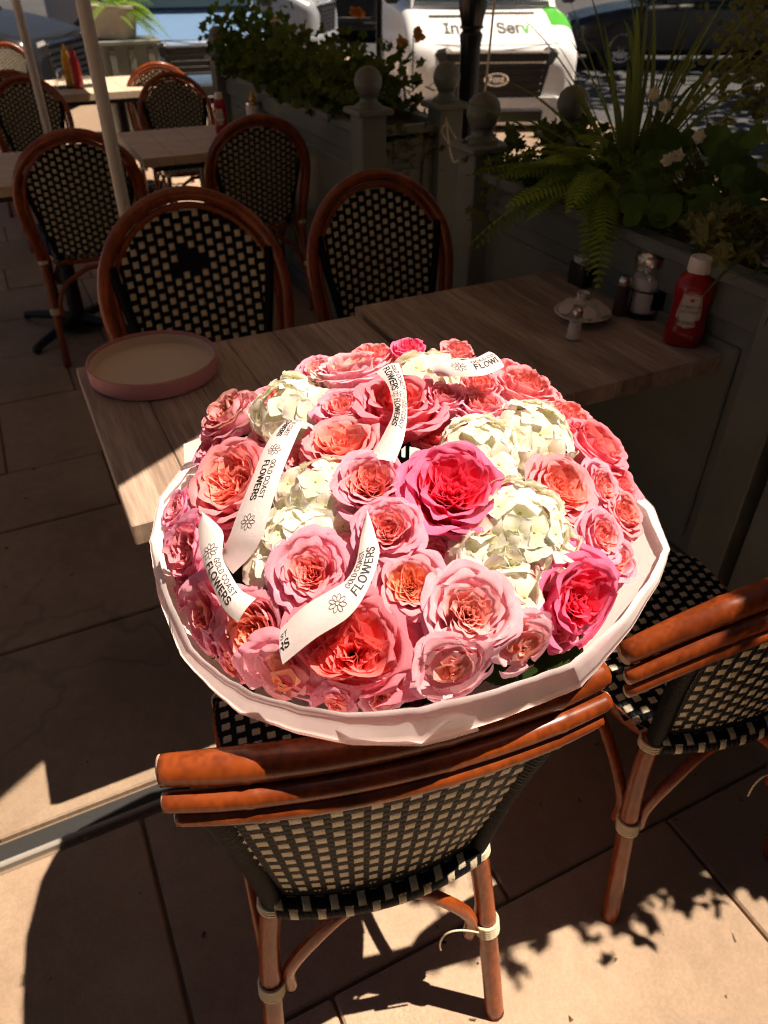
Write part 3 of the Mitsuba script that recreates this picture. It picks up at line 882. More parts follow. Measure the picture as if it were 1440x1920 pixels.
put('salt', xf(lathe([(0, 0.004), (0.0165, 0.004), (0.0135, 0.043), (0, 0.044)], 20), None, o), 'm_sugar', ss, 40)
put('lid', xf(lathe([(0.0145, 0.056), (0.0150, 0.066), (0.0125, 0.074), (0.006, 0.078), (0, 0.079)], 20), None, o), 'm_steel', ss, 40)

# condiments of the tables behind
p = at(418, 252, 0.75)
squeeze_bottle((p[0], p[1], 0.751), math.radians(-5), 0.19, KS, 'm_ketchup', 'm_white_plastic', 'ketchup bottle with white cap on the second table', capr=0.02, caph=0.026)
p = at(478, 236, 0.75)
sj = thing('sugar_jar', 'glass jar with yellow pointed cap on the second table by the planter', 'jar')
put('glass', xf(lathe([(0, 0), (0.036, 0), (0.038, 0.005), (0.038, 0.09), (0.034, 0.10), (0, 0.10)], 24), None, (p[0], p[1], 0.751)), 'm_white_plastic', sj, 40)
put('collar', xf(lathe([(0.034, 0.10), (0.039, 0.101), (0.039, 0.112), (0.020, 0.118), (0, 0.118)], 24), None, (p[0], p[1], 0.751)), 'm_steel', sj, 40)
put('pointed_cap', xf(lathe([(0.017, 0.117), (0.017, 0.135), (0.011, 0.142), (0.004, 0.165), (0, 0.166)], 20), None, (p[0], p[1], 0.751)), 'm_mustard', sj, 40)
for (u, v, body, lab) in ((149, 166, 'm_ketchup', 'red squeeze bottle on the sunlit far table'), (135, 163, 'm_mustard', 'yellow squeeze bottle beside the red one on the far table')):
    p = at(u, v, 0.75)
    squeeze_bottle((p[0], p[1], 0.757), 0.0, 0.2, [(0, 0.06, 0.06), (0.01, 0.068, 0.068), (0.12, 0.066, 0.066), (0.16, 0.058, 0.058), (0.175, 0.046, 0.046)], body, body, lab, 'squeeze bottle', 0.022, 0.035, False, True)
p = at(150, 163, 0.75)
wc = thing('wire_tray', 'dark wire tray under the squeeze bottles on the far table', 'tray')
put('floor', xf(box(0.26, 0.14, 0.005, (0, 0, 0.003), 0.001), R26, (p[0] - 0.02, p[1], 0.751)), 'm_black', wc)
for s in (-1, 1):
    put('rail', xf(tube([(-0.13, s * 0.07, 0.05), (0.13, s * 0.07, 0.05)], 0.003, 6, 2), R26, (p[0] - 0.02, p[1], 0.751)), 'm_steel', wc)
    for e in (-1, 1):
        put('post', xf(tube([(e * 0.13, s * 0.07, 0.0), (e * 0.13, s * 0.07, 0.053)], 0.003, 6, 2), R26, (p[0] - 0.02, p[1], 0.751)), 'm_steel', wc)
for u, v, lab in ((118, 164, 'chrome shaker left of the yellow squeeze bottle'), (127, 162, 'second chrome shaker between the first and the yellow bottle')):
    p = at(u, v, 0.75)
    s_ = thing('chrome_shaker', lab, 'shaker')
    put('glass', xf(lathe([(0, 0), (0.026, 0), (0.028, 0.01), (0.022, 0.07), (0, 0.07)], 16), None, (p[0], p[1], 0.751)), 'm_glass', s_, 40)
    put('lid', xf(lathe([(0.023, 0.07), (0.024, 0.095), (0.014, 0.11), (0, 0.112)], 16), None, (p[0], p[1], 0.751)), 'm_chrome', s_, 40)
# ---------------------------------------------------------------- the bouquet
BC = np.array([0.030, 0.695])                          # axis of the bouquet
BR, BZ, BH = 0.300, 0.955, 0.125                       # radius and height of its rim, rise of its dome


def dome_z(x, y):
    r2 = ((x - BC[0]) ** 2 + (y - BC[1]) ** 2) / BR**2
    return BZ + BH * (1 - r2) + 0.42 * np.clip(y - BC[1] - 0.03, 0, 0.22)      # fuller towards the back


def dome(u, v, lift=0.0):
    """Where the sight line of a pixel meets the dome of flowers, raised by lift."""
    d = at_depth(u, v, 1.0) - CAM
    lo, hi = 0.2, 1.3
    for _ in range(40):
        t = (lo + hi) / 2
        p = CAM + d * t
        if p[2] > max(dome_z(p[0], p[1]), 0.88) + lift:
            lo = t
        else:
            hi = t
    return CAM + d * lo, lo


# wrapping paper: profile rings from the box up to the rim, rim outline taken round the bouquet
RIM_LO = [(280, 1015), (298, 1120), (338, 1230), (392, 1290), (450, 1338), (560, 1376), (660, 1398), (790, 1394), (950, 1346), (1090, 1288), (1182, 1182), (1238, 1090), (1256, 1030), (1226, 950), (1175, 900), (1080, 840), (930, 790), (760, 770), (560, 800), (430, 840), (345, 870), (298, 935)]
RIM_UP = [(284, 1012), (312, 1120), (352, 1218), (405, 1268), (470, 1306), (570, 1334), (650, 1345), (785, 1334), (935, 1298), (1075, 1248), (1168, 1165), (1228, 1082), (1250, 1030), (1218, 955), (1166, 908), (1075, 850), (925, 800), (760, 780), (565, 810), (437, 848), (350, 875), (302, 938)]


def closed_spline(p, n):
    p = np.asarray(p, float)
    k = len(p)
    q = spline(np.vstack([p[-2:], p, p[:3]]), 40 * (k + 4))
    x = np.linspace(0, 1, 40 * (k + 4))
    return np.stack([np.interp(np.linspace(2 / (k + 4), (k + 2) / (k + 4), n, endpoint=False), x, q[:, i]) for i in range(3)], 1)


def closed_poly(p, n, soft=0.15):
    """Between the straight-sided outline (creased paper) and the smooth one."""
    p = np.asarray(p, float)
    q = np.vstack([p, p[:1]])
    x = np.linspace(0, len(p), n, endpoint=False)
    lin = np.stack([np.interp(x, np.arange(len(q)), q[:, i]) for i in range(3)], 1)
    return lin * (1 - soft) + closed_spline(p, n) * soft


N = 220
def rim_z(v):
    return float(np.interp(v, [700, 900, 1000, 1150, 1280], [0.915, 0.92, 0.94, 0.958, 0.968]))


def rim_band(v):
    k = float(np.interp(v, [1060, 1260], [0, 1]))
    return 0.008 + 0.034 * k, -0.002 + 0.020 * k


lo3 = closed_poly([at(u, v, rim_z(v) - rim_band(v)[0]) for u, v in RIM_LO], N)
up3 = closed_poly([at(u, v, rim_z(v) + rim_band(v)[1]) for u, v in RIM_UP], N)
RIM_A = np.arctan2(lo3[:, 1] - BC[1], lo3[:, 0] - BC[0])
_o = np.argsort(RIM_A)
RIM_A, RIM_R, RIM_T = RIM_A[_o], np.hypot(lo3[:, 0] - BC[0], lo3[:, 1] - BC[1])[_o], up3[:, 2][_o]


def inside_paper(v, jit=0.0):
    """Petals that would press through the paper lie against it."""
    a = np.arctan2(v[:, 1] - BC[1], v[:, 0] - BC[0])
    r = np.hypot(v[:, 0] - BC[0], v[:, 1] - BC[1])
    rim = np.interp(a, RIM_A, RIM_R, period=2 * PI); top = np.interp(a, RIM_A, RIM_T, period=2 * PI)
    front = np.clip(-np.sin(a), 0, 1)
    lim = rim * (0.95 - jit - 0.35 * np.clip((top - 0.045 - v[:, 2]) / 0.1, 0, 1))
    lim = np.where(v[:, 2] > top + 0.05 * front ** 0.5, 9.0, lim)
    lim = np.where(v[:, 1] > BC[1] + 0.02, 9.0, lim)
    k = np.minimum(1, lim / np.maximum(r, 1e-6))
    out = v.copy()
    out[:, :2] = BC + (v[:, :2] - BC) * k[:, None]
    return out


PINK = {  # outer rim, outer base, inner rim, inner base (linear)
    'hot': ((0.95, 0.26, 0.47), (0.94, 0.19, 0.37), (0.95, 0.12, 0.23), (0.88, 0.05, 0.10)),
    'coral_hot': ((0.95, 0.35, 0.45), (0.94, 0.29, 0.38), (0.95, 0.29, 0.27), (0.90, 0.10, 0.08)),
    'pink': ((0.95, 0.48, 0.63), (0.95, 0.44, 0.56), (0.95, 0.42, 0.38), (0.92, 0.22, 0.13)),
    'pale': ((0.95, 0.58, 0.69), (0.95, 0.56, 0.63), (0.95, 0.56, 0.50), (0.94, 0.40, 0.22)),
    'peach': ((0.95, 0.51, 0.64), (0.95, 0.48, 0.56), (0.95, 0.46, 0.28), (0.94, 0.30, 0.09)),
    'coral': ((0.95, 0.42, 0.48), (0.95, 0.41, 0.45), (0.95, 0.42, 0.34), (0.93, 0.25, 0.14)),
    'mauve': ((0.91, 0.41, 0.61), (0.90, 0.37, 0.52), (0.91, 0.40, 0.45), (0.87, 0.26, 0.20)),
}
NT, NS = 11, 15
PF = grid_faces(NT, NS)


def petal(rg, th, W, prof, ruff, wave, colr, colb, curl=0.0, cup=0.0):
    """One rose petal: prof is its (radius, height) line from base to rim, spread over an arc of half width W about th."""
    t, s = np.meshgrid(np.linspace(0, 1, NT), np.linspace(-1, 1, NS), indexing='ij')
    notch = 0.05 * np.exp(-(s / 0.22) ** 2) * rg.uniform(0, 1)
    tt = t * (1 - 0.26 * np.abs(s) ** 2.6 - notch)
    pr = np.asarray(prof, float)
    q = spline(pr, 40)
    r = np.interp(tt, np.linspace(0, 1, 40), q[:, 0]); z = np.interp(tt, np.linspace(0, 1, 40), q[:, 1])
    w = W * (0.35 + 0.65 * np.sin(PI * np.clip(tt, 0, 0.72) / 1.44))
    ph = rg.uniform(0, 100)
    n1 = meshkit.fbm(np.stack([s * 1.6 + ph, t * 1.8, t * 0 + ph], -1), 2) - 0.5
    n2 = np.sin(s * wave * 3.2 + ph) * 0.6 + np.sin(s * wave * 5.7 + 2 * ph) * 0.4
    r = r + ruff * tt**2 * (1.6 * n1 + 0.38 * n2 * tt) + 0.045 * s * t + cup * s**2 * t
    z = z + ruff * 0.8 * tt**2 * (meshkit.fbm(np.stack([s * 1.3 + ph, t, t * 0 + 7 + ph], -1), 2) - 0.5)
    rim = np.clip((tt - 0.80) / 0.2, 0, 1) ** 2
    r = r + curl * rim; z = z - curl * 0.7 * rim * np.abs(s) ** 0.5
    a = th + s * w
    v = np.stack([r * np.cos(a), r * np.sin(a), z], -1).reshape(-1, 3)
    k = np.clip(t**1.3, 0, 1)[..., None]
    vein = (0.93 + 0.13 * meshkit.noise(np.stack([s * 8 + ph, t * 2.2, t * 0], -1)))[..., None] * rg.uniform(0.94, 1.05)
    edge = np.clip((t - 0.93) / 0.07, 0, 1)[..., None] * np.array([0.0, 0.16, 0.10]) * rg.random()
    c = (np.asarray(colb) * (1 - k) + np.asarray(colr) * k) * vein * (1 - edge)
    return v, np.clip(c, 0.0, 0.96).reshape(-1, 3)


def fold(rg, th, x0, L, w, ztop, zbot, colr, colb):
    """One of the crumpled inner petals: a U-shaped upright sheet, open towards the heart."""
    t, s = np.meshgrid(np.linspace(0, 1, NT), np.linspace(-1, 1, NS), indexing='ij')
    ph = rg.uniform(0, 100)
    x = x0 + L * (1 - np.abs(s) ** 2.2)
    y = w * np.sin(s * PI / 2) * (1 - 0.25 * np.abs(s) ** 3)
    wob = meshkit.fbm(np.stack([s * 2.2 + ph, t * 1.2, t * 0], -1), 2) - 0.5
    flare = 0.55 + 0.55 * t**1.3
    x = x * flare + 0.16 * wob * t + 0.022 * np.sin(s * 7 + ph) * t
    y = y * flare + 0.15 * (meshkit.fbm(np.stack([s * 2.2 + ph + 31, t * 1.2, t * 0], -1), 2) - 0.5) * t + 0.022 * np.cos(s * 8 + ph) * t
    tt = t * (1 - 0.18 * np.abs(s) ** 3)
    z = zbot + (ztop - zbot) * tt + 0.12 * t * (meshkit.noise(np.stack([s * 1.7 + ph, t * 0, t * 0 + 3], -1)) - 0.5)
    v = np.stack([x * math.cos(th) - y * math.sin(th), x * math.sin(th) + y * math.cos(th), z], -1).reshape(-1, 3)
    k = np.clip(t, 0, 1)[..., None] ** 1.2
    c = np.asarray(colb) * (1 - k) + np.asarray(colr) * k
    return v, np.clip(c, 0, 0.96).reshape(-1, 3)


def lerp(a, b, k):
    return np.asarray(a, float) * (1 - k) + np.asarray(b, float) * k


def rose_petals(seed, style, open_=1.0, heart=0.62, full=True):
    """All petals of a rose of radius 1 about +z; open_ < 1 keeps the cup closed (a bud), heart is the radius of the crumpled centre."""
    rg = np.random.default_rng(seed)
    o0, b0, i0, ib = PINK[style]
    out = []
    ga = rg.uniform(0, 7)
    h = heart / 0.62
    layers = [  # count, half width, profile (r, z), ruffle, curl, mix towards the inner colour
        (6, 0.80, [(0.08, -0.66), (0.50, -0.60), (0.88, -0.30), (1.04, -0.06), (1.17, -0.02)], 0.18, 0.12, 0.0),
        (6, 0.76, [(0.08, -0.62), (0.52, -0.50), (0.82, -0.15), (0.93, 0.08), (1.06, 0.13)], 0.18, 0.11, 0.05),
        (6, 0.70, [(0.08, -0.58), (0.48, -0.44), (0.70, -0.08), (0.78, 0.17), (0.90, 0.24)], 0.17, 0.09, 0.14),
        (6, 0.66, [(0.08, -0.52), (0.42, -0.38), (0.60 * h**.3, -0.02), (0.66 * h**.3, 0.20), (0.75 * h**.3, 0.28)], 0.17, 0.06, 0.30),
    ]
    if heart < 0.55:
        layers += [(5, 0.70, [(0.08, -0.4), (0.34, -0.25), (0.46, 0.04), (0.50, 0.22), (0.58, 0.30)], 0.15, 0.04, 0.5),
                   (4, 0.80, [(0.06, -0.4), (0.24, -0.22), (0.33, 0.04), (0.35, 0.20), (0.42, 0.28)], 0.13, 0.02, 0.7)]
    for li, (n, W, pr, ruff, curl, mixk) in enumerate(layers):
        pr = np.array(pr)
        if open_ < 1:
            k = 1 - open_
            pr = pr * [1, 1] + np.array([[0, 0], [0, 0], [-0.10 * k, 0.05 * k], [-0.22 * k, 0.20 * k], [-0.36 * k, 0.30 * k]])
        for j in range(n):
            ga += 2 * PI / n * rg.uniform(0.75, 1.25)
            p2 = pr * [rg.uniform(0.90, 1.08), 1] + np.array([0, rg.uniform(-0.07, 0.07)]) * np.linspace(0, 1, 5)[:, None]
            out.append(petal(rg, ga, W * rg.uniform(0.88, 1.12), p2, ruff, rg.uniform(0.7, 1.5), lerp(o0, i0, mixk), lerp(b0, ib, mixk * 0.8), curl))
        ga += PI / n
    # the heart: sectors of nested folds
    if full:
        q = 5 if heart > 0.5 else 4
        a0 = rg.uniform(0, 7)
        for k in range(q):
            th = a0 + 2 * PI * k / q + rg.uniform(-0.15, 0.15)
            m = 4 if heart > 0.5 else 3
            for j in range(m):
                f = 1 - j / m
                out.append(fold(rg, th + rg.uniform(-0.12, 0.12), 0.04 * heart, heart * 0.98 * (0.2 + 0.8 * f), heart * 0.60 * (0.25 + 0.75 * f) * rg.uniform(0.85, 1.2), 0.31 - 0.06 * j + rg.uniform(-0.04, 0.04), -0.28, lerp(i0, o0, 0.28 * rg.random()), ib))
        for j in range(4):
            out.append(fold(rg, rg.uniform(0, 7), -0.02, heart * 0.24, heart * 0.16, 0.16 + rg.uniform(-0.05, 0.03), -0.25, i0, ib))
    return out


def make_rose(n, u, v, px, style, label, open_=1.0, heart=0.62, lift=0.0, lean=(0, 0), cam=0.35, squash=1.0, leafy=True, withered=False):
    """A rose whose face shows px pixels across; lean tips its axis (right, away)."""
    rv = np.random.default_rng(900 + n)
    open_ = open_ * rv.uniform(0.72, 1.0) if open_ == 1.0 else open_
    heart = heart * rv.uniform(0.92, 1.08)
    squash = rv.uniform(0.9, 1.25)
    p, t = dome(u, v, lift)
    R = 0.5 * px * (1.08 if v > 800 else 1.16) / FPX * t / 1.13
    g = np.array([2 * BH * (p[0] - BC[0]) / BR**2, 2 * BH * (p[1] - BC[1]) / BR**2, 1.0])
    g /= np.linalg.norm(g)
    c = (CAM - p) / np.linalg.norm(CAM - p)
    ax = (1 - cam) * g + cam * c + np.array([lean[0], lean[1], 0])
    M = frame_of(ax)
    k = thing('garden_rose', label, 'rose', 'roses of the wrapped bouquet')
    o = p - M[:, 2] * R * 0.12
    for vv, cc in rose_petals(100 + n, style, open_, heart):
        if withered and rv.random() < 0.7:                          # dried brown rims
            tt_ = np.repeat(np.linspace(0, 1, NT), NS)[:, None]
            cc = cc + (np.array([0.34, 0.15, 0.05]) - cc) * np.clip((tt_ - 0.72) / 0.2, 0, 1) * rv.uniform(0.4, 1)
        put('petal', (inside_paper((vv * [R, R, R * squash]) @ M.T + o, rv.uniform(0, 0.09)), PF), 'm_petal', k, True, np.asarray(cc, float))
    rg = np.random.default_rng(n)
    base = o - M[:, 2] * R * 0.58 * squash
    st = [base + M[:, 2] * 0.004, base - M[:, 2] * 0.05, np.array([BC[0] + (p[0] - BC[0]) * 0.35, BC[1] + (p[1] - BC[1]) * 0.35, 0.70])]
    put('stem', tube(st, 0.0028, 6, 10), 'm_leaf', k, True, np.tile([0.05, 0.10, 0.025], (62, 1)))


ROSES = [
    (850, 915, 196, 'hot', 'biggest hot pink garden rose, right of the bouquet\'s centre beside cream hydrangeas', dict(heart=0.66, lift=0.012)),
    (655, 1222, 240, 'coral_hot', 'largest coral rose with deeply folded red heart, front centre below the ribbon', dict(heart=0.72, lift=0.0)),
    (1098, 1130, 205, 'hot', 'hot pink cabbage rose at front right against the paper', dict(heart=0.6, lift=-0.004, lean=(0.22, -0.2))),
    (692, 905, 138, 'pink', 'pink rose with heart-shaped centre left of the biggest hot pink rose', dict(heart=0.56, lift=0.01)),
    (728, 992, 128, 'pink', 'small pink rose with salmon centre below the biggest hot pink rose\'s left side', dict(heart=0.5, lift=0.016)),
    (580, 1072, 150, 'pink', 'pink rose with tight orange centre above the lower ribbon', dict(heart=0.44, lift=0.01)),
    (768, 1095, 134, 'peach', 'pink rose with bright orange split centre in the middle front', dict(heart=0.6, lift=0.004)),
    (882, 1148, 178, 'pale', 'pale pink rose with apricot hollow centre, right of the middle front', dict(heart=0.46, lift=0.012)),
    (1053, 915, 138, 'coral', 'salmon rose with pale ruffled centre at right, below the upper right hydrangea', dict(heart=0.6, lift=0.004, lean=(0.2, -0.1))),
    (1128, 912, 105, 'pink', 'narrow pink rose with orange slit centre, rightmost of its row', dict(heart=0.5, lean=(0.5, -0.2))),
    (992, 1222, 140, 'pale', 'pale pink ruffled rose between the two lower right roses and the paper', dict(heart=0.6, lean=(0.05, -0.30), lift=0.002)),
    (855, 1268, 170, 'pale', 'pale pink rose tipped forward over the front paper edge', dict(heart=0.6, lean=(0.0, -0.32), lift=0.004)),
    (512, 1290, 176, 'peach', 'pink rose with orange heart at the front left paper edge', dict(heart=0.62, lean=(-0.1, -0.25), lift=0.004)),
    (468, 1188, 176, 'peach', 'pink rose with shaded apricot heart under the left ribbon tail', dict(heart=0.58, lean=(-0.15, -0.30), lift=-0.008)),
    (375, 1160, 150, 'pink', 'pink rose with coral folds at the left paper edge', dict(heart=0.5, lean=(-0.35, -0.2))),
    (350, 1035, 150, 'mauve', 'mauve pink ruffled rose, leftmost of the bouquet', dict(heart=0.62, lean=(-0.5, -0.15))),
    (432, 905, 178, 'coral', 'coral rose in sun at the left, just left of the long ribbon', dict(heart=0.64, lean=(-0.15, -0.1), lift=0.01)),
    (425, 775, 118, 'pink', 'pink rose with brown withered edges at the back left', dict(open_=0.7, heart=0.5, lean=(-0.15, 0.0), withered=True)),
    (640, 765, 96, 'pink', 'small round pink rose between the back left hydrangea and the upper ribbon', dict(heart=0.46, lift=0.008)),
    (640, 830, 150, 'coral', 'coral rose seen from the side, above the heart-shaped pink rose', dict(heart=0.6, lean=(0.0, 0.25), lift=0.006)),
    (745, 752, 172, 'coral_hot', 'deep coral rose behind the upper ribbon strip', dict(heart=0.5, lift=0.004, lean=(0, 0.1))),
    (655, 692, 130, 'pale', 'peach and pink rose at the very back, left of the upper ribbon\'s tip', dict(open_=0.55, heart=0.6, cam=0.15)),
    (596, 693, 84, 'pink', 'small pink rose at the back, behind the back left hydrangea', dict(heart=0.4)),
    (832, 748, 86, 'pink', 'half-closed pink bud right of the upper ribbon', dict(open_=0.35, heart=0.4, lean=(0.05, 0.05))),
    (905, 762, 106, 'pink', 'cupped pink rose seen from its side above the upper right hydrangea', dict(open_=0.6, heart=0.5, lean=(0.0, 0.15))),
    (900, 722, 76, 'coral', 'little coral bud just below the back ribbon end', dict(open_=0.4, heart=0.4)),
    (985, 728, 120, 'coral', 'coral rose with large smooth outer petals at the back right edge', dict(open_=0.4, heart=0.5, lean=(0.05, 0.1))),
    (1120, 835, 150, 'coral_hot', 'coral pink rose seen from behind at the right edge', dict(open_=0.5, heart=0.55, lean=(0.2, 0.05))),
    (858, 660, 66, 'coral', 'pointed coral bud, topmost of the bouquet', dict(open_=0.2, heart=0.35, lift=0.012)),
    (766, 655, 66, 'hot', 'small dark pink bud at the back beside the upper ribbon\'s tip', dict(open_=0.3, heart=0.35, lift=0.004)),
    (1130, 1005, 112, 'pink', 'pink rose with orange centre at the right paper edge', dict(heart=0.5, lean=(0.45, -0.25))),
    (565, 862, 90, 'pink', 'pink rose partly hidden below the long ribbon\'s upper part', dict(heart=0.5, lift=-0.01)),
    (765, 1185, 90, 'hot', 'dark pink rose half hidden right of the largest coral rose', dict(heart=0.4, lift=-0.025, lean=(0.4, 0.0))),
    (715, 1318, 92, 'pale', 'pink rose low under the largest coral rose at the front', dict(heart=0.5, lift=-0.02, lean=(0.1, -0.5))),
    (428, 1250, 92, 'coral', 'small coral rose at the lower left between two orange-hearted roses', dict(heart=0.45, lift=-0.02, lean=(-0.3, -0.3))),
    (625, 1328, 90, 'pink', 'low pink rose right of the front left orange-hearted rose', dict(heart=0.5, lift=-0.02, lean=(0.0, -0.5))),
    (505, 815, 74, 'coral', 'small coral rose behind the long ribbon\'s upper end', dict(heart=0.4, lift=-0.012)),
    (430, 1015, 80, 'mauve', 'mauve rose in shade between the two left ribbons', dict(heart=0.4, lift=-0.03)),
    (1075, 800, 86, 'coral_hot', 'coral rose behind the upper right hydrangea\'s right edge', dict(heart=0.4, lift=-0.012, lean=(0.3, 0.2))),
    (398, 840, 96, 'mauve', 'mauve rose in shade at the back left paper edge', dict(heart=0.5, lift=-0.02, lean=(-0.3, 0))),
    (505, 748, 90, 'pink', 'pink rose half hidden left behind the back left hydrangea', dict(heart=0.5, lift=-0.03)),
    (700, 672, 90, 'coral', 'coral rose at the back, under the upper ribbon\'s top', dict(open_=0.5, heart=0.5, lift=-0.006)),
    (950, 700, 84, 'pink', 'pink rose at the back right, below the ribbon end', dict(open_=0.5, heart=0.5, lift=-0.008)),
    (1065, 785, 110, 'coral', 'coral rose with smooth petals behind the broad hydrangea', dict(open_=0.5, heart=0.5, lift=-0.012)),
    (1155, 905, 110, 'coral_hot', 'coral rose at the right edge beneath the rose seen from behind', dict(open_=0.6, heart=0.5, lift=-0.01, lean=(0.25, 0))),
    (815, 812, 96, 'coral_hot', 'deep coral rose in the hollow left of the broad hydrangea', dict(heart=0.5, lift=-0.028)),
    (700, 842, 90, 'pink', 'pink rose in the hollow under the upper ribbon\'s lower end', dict(heart=0.5, lift=-0.03)),
    (1085, 1015, 100, 'pink', 'pink rose in the hollow right of the greenish hydrangea', dict(heart=0.5, lift=-0.026, lean=(0.2, 0))),
    (330, 955, 90, 'mauve', 'mauve rose at the left, just above the leftmost ruffled rose', dict(heart=0.5, lift=-0.024, lean=(-0.4, 0))),
    (330, 1105, 92, 'mauve', 'mauve rose at the left, just below the leftmost ruffled rose', dict(heart=0.5, lift=-0.024, lean=(-0.4, 0))),
    (815, 1040, 84, 'pink', 'pink rose in the hollow left of the greenish hydrangea', dict(heart=0.5, lift=-0.03)),
    (660, 1045, 90, 'coral', 'coral rose in the hollow behind the front ribbon\'s tip', dict(heart=0.5, lift=-0.03)),
    (500, 1130, 92, 'mauve', 'mauve rose in the hollow left of the tight-centred pink rose', dict(heart=0.5, lift=-0.03)),
    (590, 790, 84, 'coral', 'coral rose in the hollow below the back left hydrangea', dict(heart=0.5, lift=-0.026)),
    (1168, 962, 104, 'coral', 'coral rose at the right edge above the rose with orange centre', dict(heart=0.5, lift=-0.012, lean=(0.35, 0))),
    (1158, 1052, 100, 'pink', 'pink rose at the right paper edge above the hot pink cabbage rose', dict(heart=0.55, lift=-0.016, lean=(0.3, -0.1))),
    (1040, 1185, 84, 'pink', 'pink rose in the hollow left of the hot pink cabbage rose', dict(heart=0.5, lift=-0.03)),
    (770, 1265, 90, 'mauve', 'mauve pink rose low at the front right of the largest coral rose', dict(heart=0.5, lift=-0.03, lean=(0, -0.2))),
    (930, 1085, 84, 'pale', 'pale rose in the hollow below the greenish hydrangea', dict(heart=0.5, lift=-0.03)),
    (385, 1232, 84, 'mauve', 'mauve rose at the lower left paper edge', dict(heart=0.5, lift=-0.014, lean=(-0.3, -0.2))),
    (1022, 752, 80, 'coral', 'coral rose outermost at the back right', dict(open_=0.5, heart=0.5, lift=-0.02)),
]
for i, (u, v, px, st, lab, kw) in enumerate(ROSES):
    make_rose(i, u, v, px, st, lab, **kw)


# hydrangeas
def floret(rg, r, n_=4, wf=0.56):
    vs, cs, fs, n = [], [], [], 0
    a0 = rg.uniform(0, 7)
    tone = lerp((0.94, 0.93, 0.87), (0.94, 0.91, 0.86), rg.random()) * rg.uniform(0.92, 1.03)
    green = rg.random() ** 3 * 0.4
    for k in range(n_):
        th = a0 + k * 2 * PI / n_ + rg.uniform(-0.12, 0.12)
        t, s = np.meshgrid(np.linspace(0, 1, 6), np.linspace(-1, 1, 7), indexing='ij')
        w = np.sin(PI * np.clip(t * 0.86 + 0.10, 0, 1)) ** 0.62 * wf
        x = t * (1 - 0.10 * np.abs(s) ** 3) * 1.0
        ph = rg.uniform(0, 99)
        z = 0.24 * t * (1 - t) * 1.4 - 0.11 * t**2 * rg.uniform(-0.8, 1.4) + 0.10 * s**2 * t + 0.15 * (meshkit.noise(np.stack([x * 2.0 + ph, s * 1.5, s * 0], -1)) - 0.5) * t
        y = w * s
        v = np.stack([x * math.cos(th) - y * math.sin(th), x * math.sin(th) + y * math.cos(th), z + 0.02 * k], -1).reshape(-1, 3) * r
        c = np.asarray(tone) * np.ones((42, 1))
        kk = (np.clip(1 - t.reshape(-1, 1) * 1.5, 0, 1) * 0.75 + green * 0.5)
        c = c * (1 - kk) + np.array([0.86, 0.87, 0.56]) * kk
        vs.append(v); cs.append(c); fs.append(grid_faces(6, 7) + n); n += 42
    e = trimesh.creation.icosphere(1, r * 0.085)
    vs.append(np.array(e.vertices) + [0, 0, 0.05 * r]); fs.append(np.array(e.faces) + n); cs.append(np.tile([0.62, 0.62, 0.25], (len(e.vertices), 1)))
    return np.vstack(vs), np.vstack(fs), np.clip(np.vstack(cs), 0, 0.95)


def make_hydrangea(n, blobs, label):
    """blobs: (u, v, diameter in pixels, lift) of the rounded masses that make up one head."""
    rg = np.random.default_rng(500 + n)
    k = thing('hydrangea', label, 'hydrangea', 'cream hydrangeas of the bouquet')
    for u, v, px, lift in blobs:
        p, t = dome(u, v, lift + 0.012)
        R = 0.5 * px * 1.16 / FPX * t
        c = (CAM - p) / np.linalg.norm(CAM - p)
        g = np.array([(p[0] - BC[0]) * 3, (p[1] - BC[1]) * 3, 1.0]); g /= np.linalg.norm(g)
        M = frame_of(0.6 * g + 0.4 * c)
        o = p - M[:, 2] * R * 0.55
        m = max(9, int(30 * (px / 170) ** 2 * 1.25))
        for j in range(m):
            zz = 1 - (j + 0.5) / m * 1.05
            a = j * 2.39996 + n
            rr = math.sqrt(max(0, 1 - zz * zz))
            d = np.array([rr * math.cos(a), rr * math.sin(a), zz]) + rg.normal(0, 0.09, 3)
            d /= np.linalg.norm(d)
            fr = 0.0192 * rg.uniform(0.8, 1.15)
            vv, ff, cc = floret(rg, fr)
            F = frame_of(d + rg.normal(0, 0.20, 3))
            pos = d * R * rg.uniform(0.86, 1.02) * np.array([1, 1, 0.75])
            put('floret', ((vv @ F.T + pos) @ M.T + o, ff), 'm_petal', k, True, cc)
        core = xf(tm(trimesh.creation.icosphere(2, 1.0)), np.diag([R * 0.80, R * 0.80, R * 0.58]))
        put('head_core', xf(core, M, o), 'm_leaf', k, True, np.tile([0.80, 0.79, 0.62], (162, 1)))


for n, (blobs, lab) in enumerate((
    (((540, 750, 150, 0.002),), 'cream hydrangea at the back left, behind the long ribbon'),
    (((590, 925, 135, -0.004), (548, 1005, 120, -0.006), (505, 1070, 80, -0.01)), 'cream hydrangea at centre left, right beside the long ribbon'),
    (((905, 830, 130, -0.004), (1005, 800, 150, 0.006)), 'broad cream hydrangea at the upper right of the bouquet'),
    (((975, 985, 175, 0.004), (905, 1040, 95, -0.012), (1030, 1020, 105, -0.006), (965, 1100, 80, -0.012)), 'greenish cream hydrangea below the salmon rose at right'),
    (((790, 690, 100, -0.004), (835, 682, 70, -0.006)), 'small cream hydrangea at the very back between the two buds'),
    (((930, 895, 85, -0.014), (948, 940, 80, -0.014)), 'cream and peach hydrangea florets right of the biggest hot pink rose'),
)):
    make_hydrangea(n, blobs, lab)

# dark leaves that fill the gaps between the flowers
rg = np.random.default_rng(77)


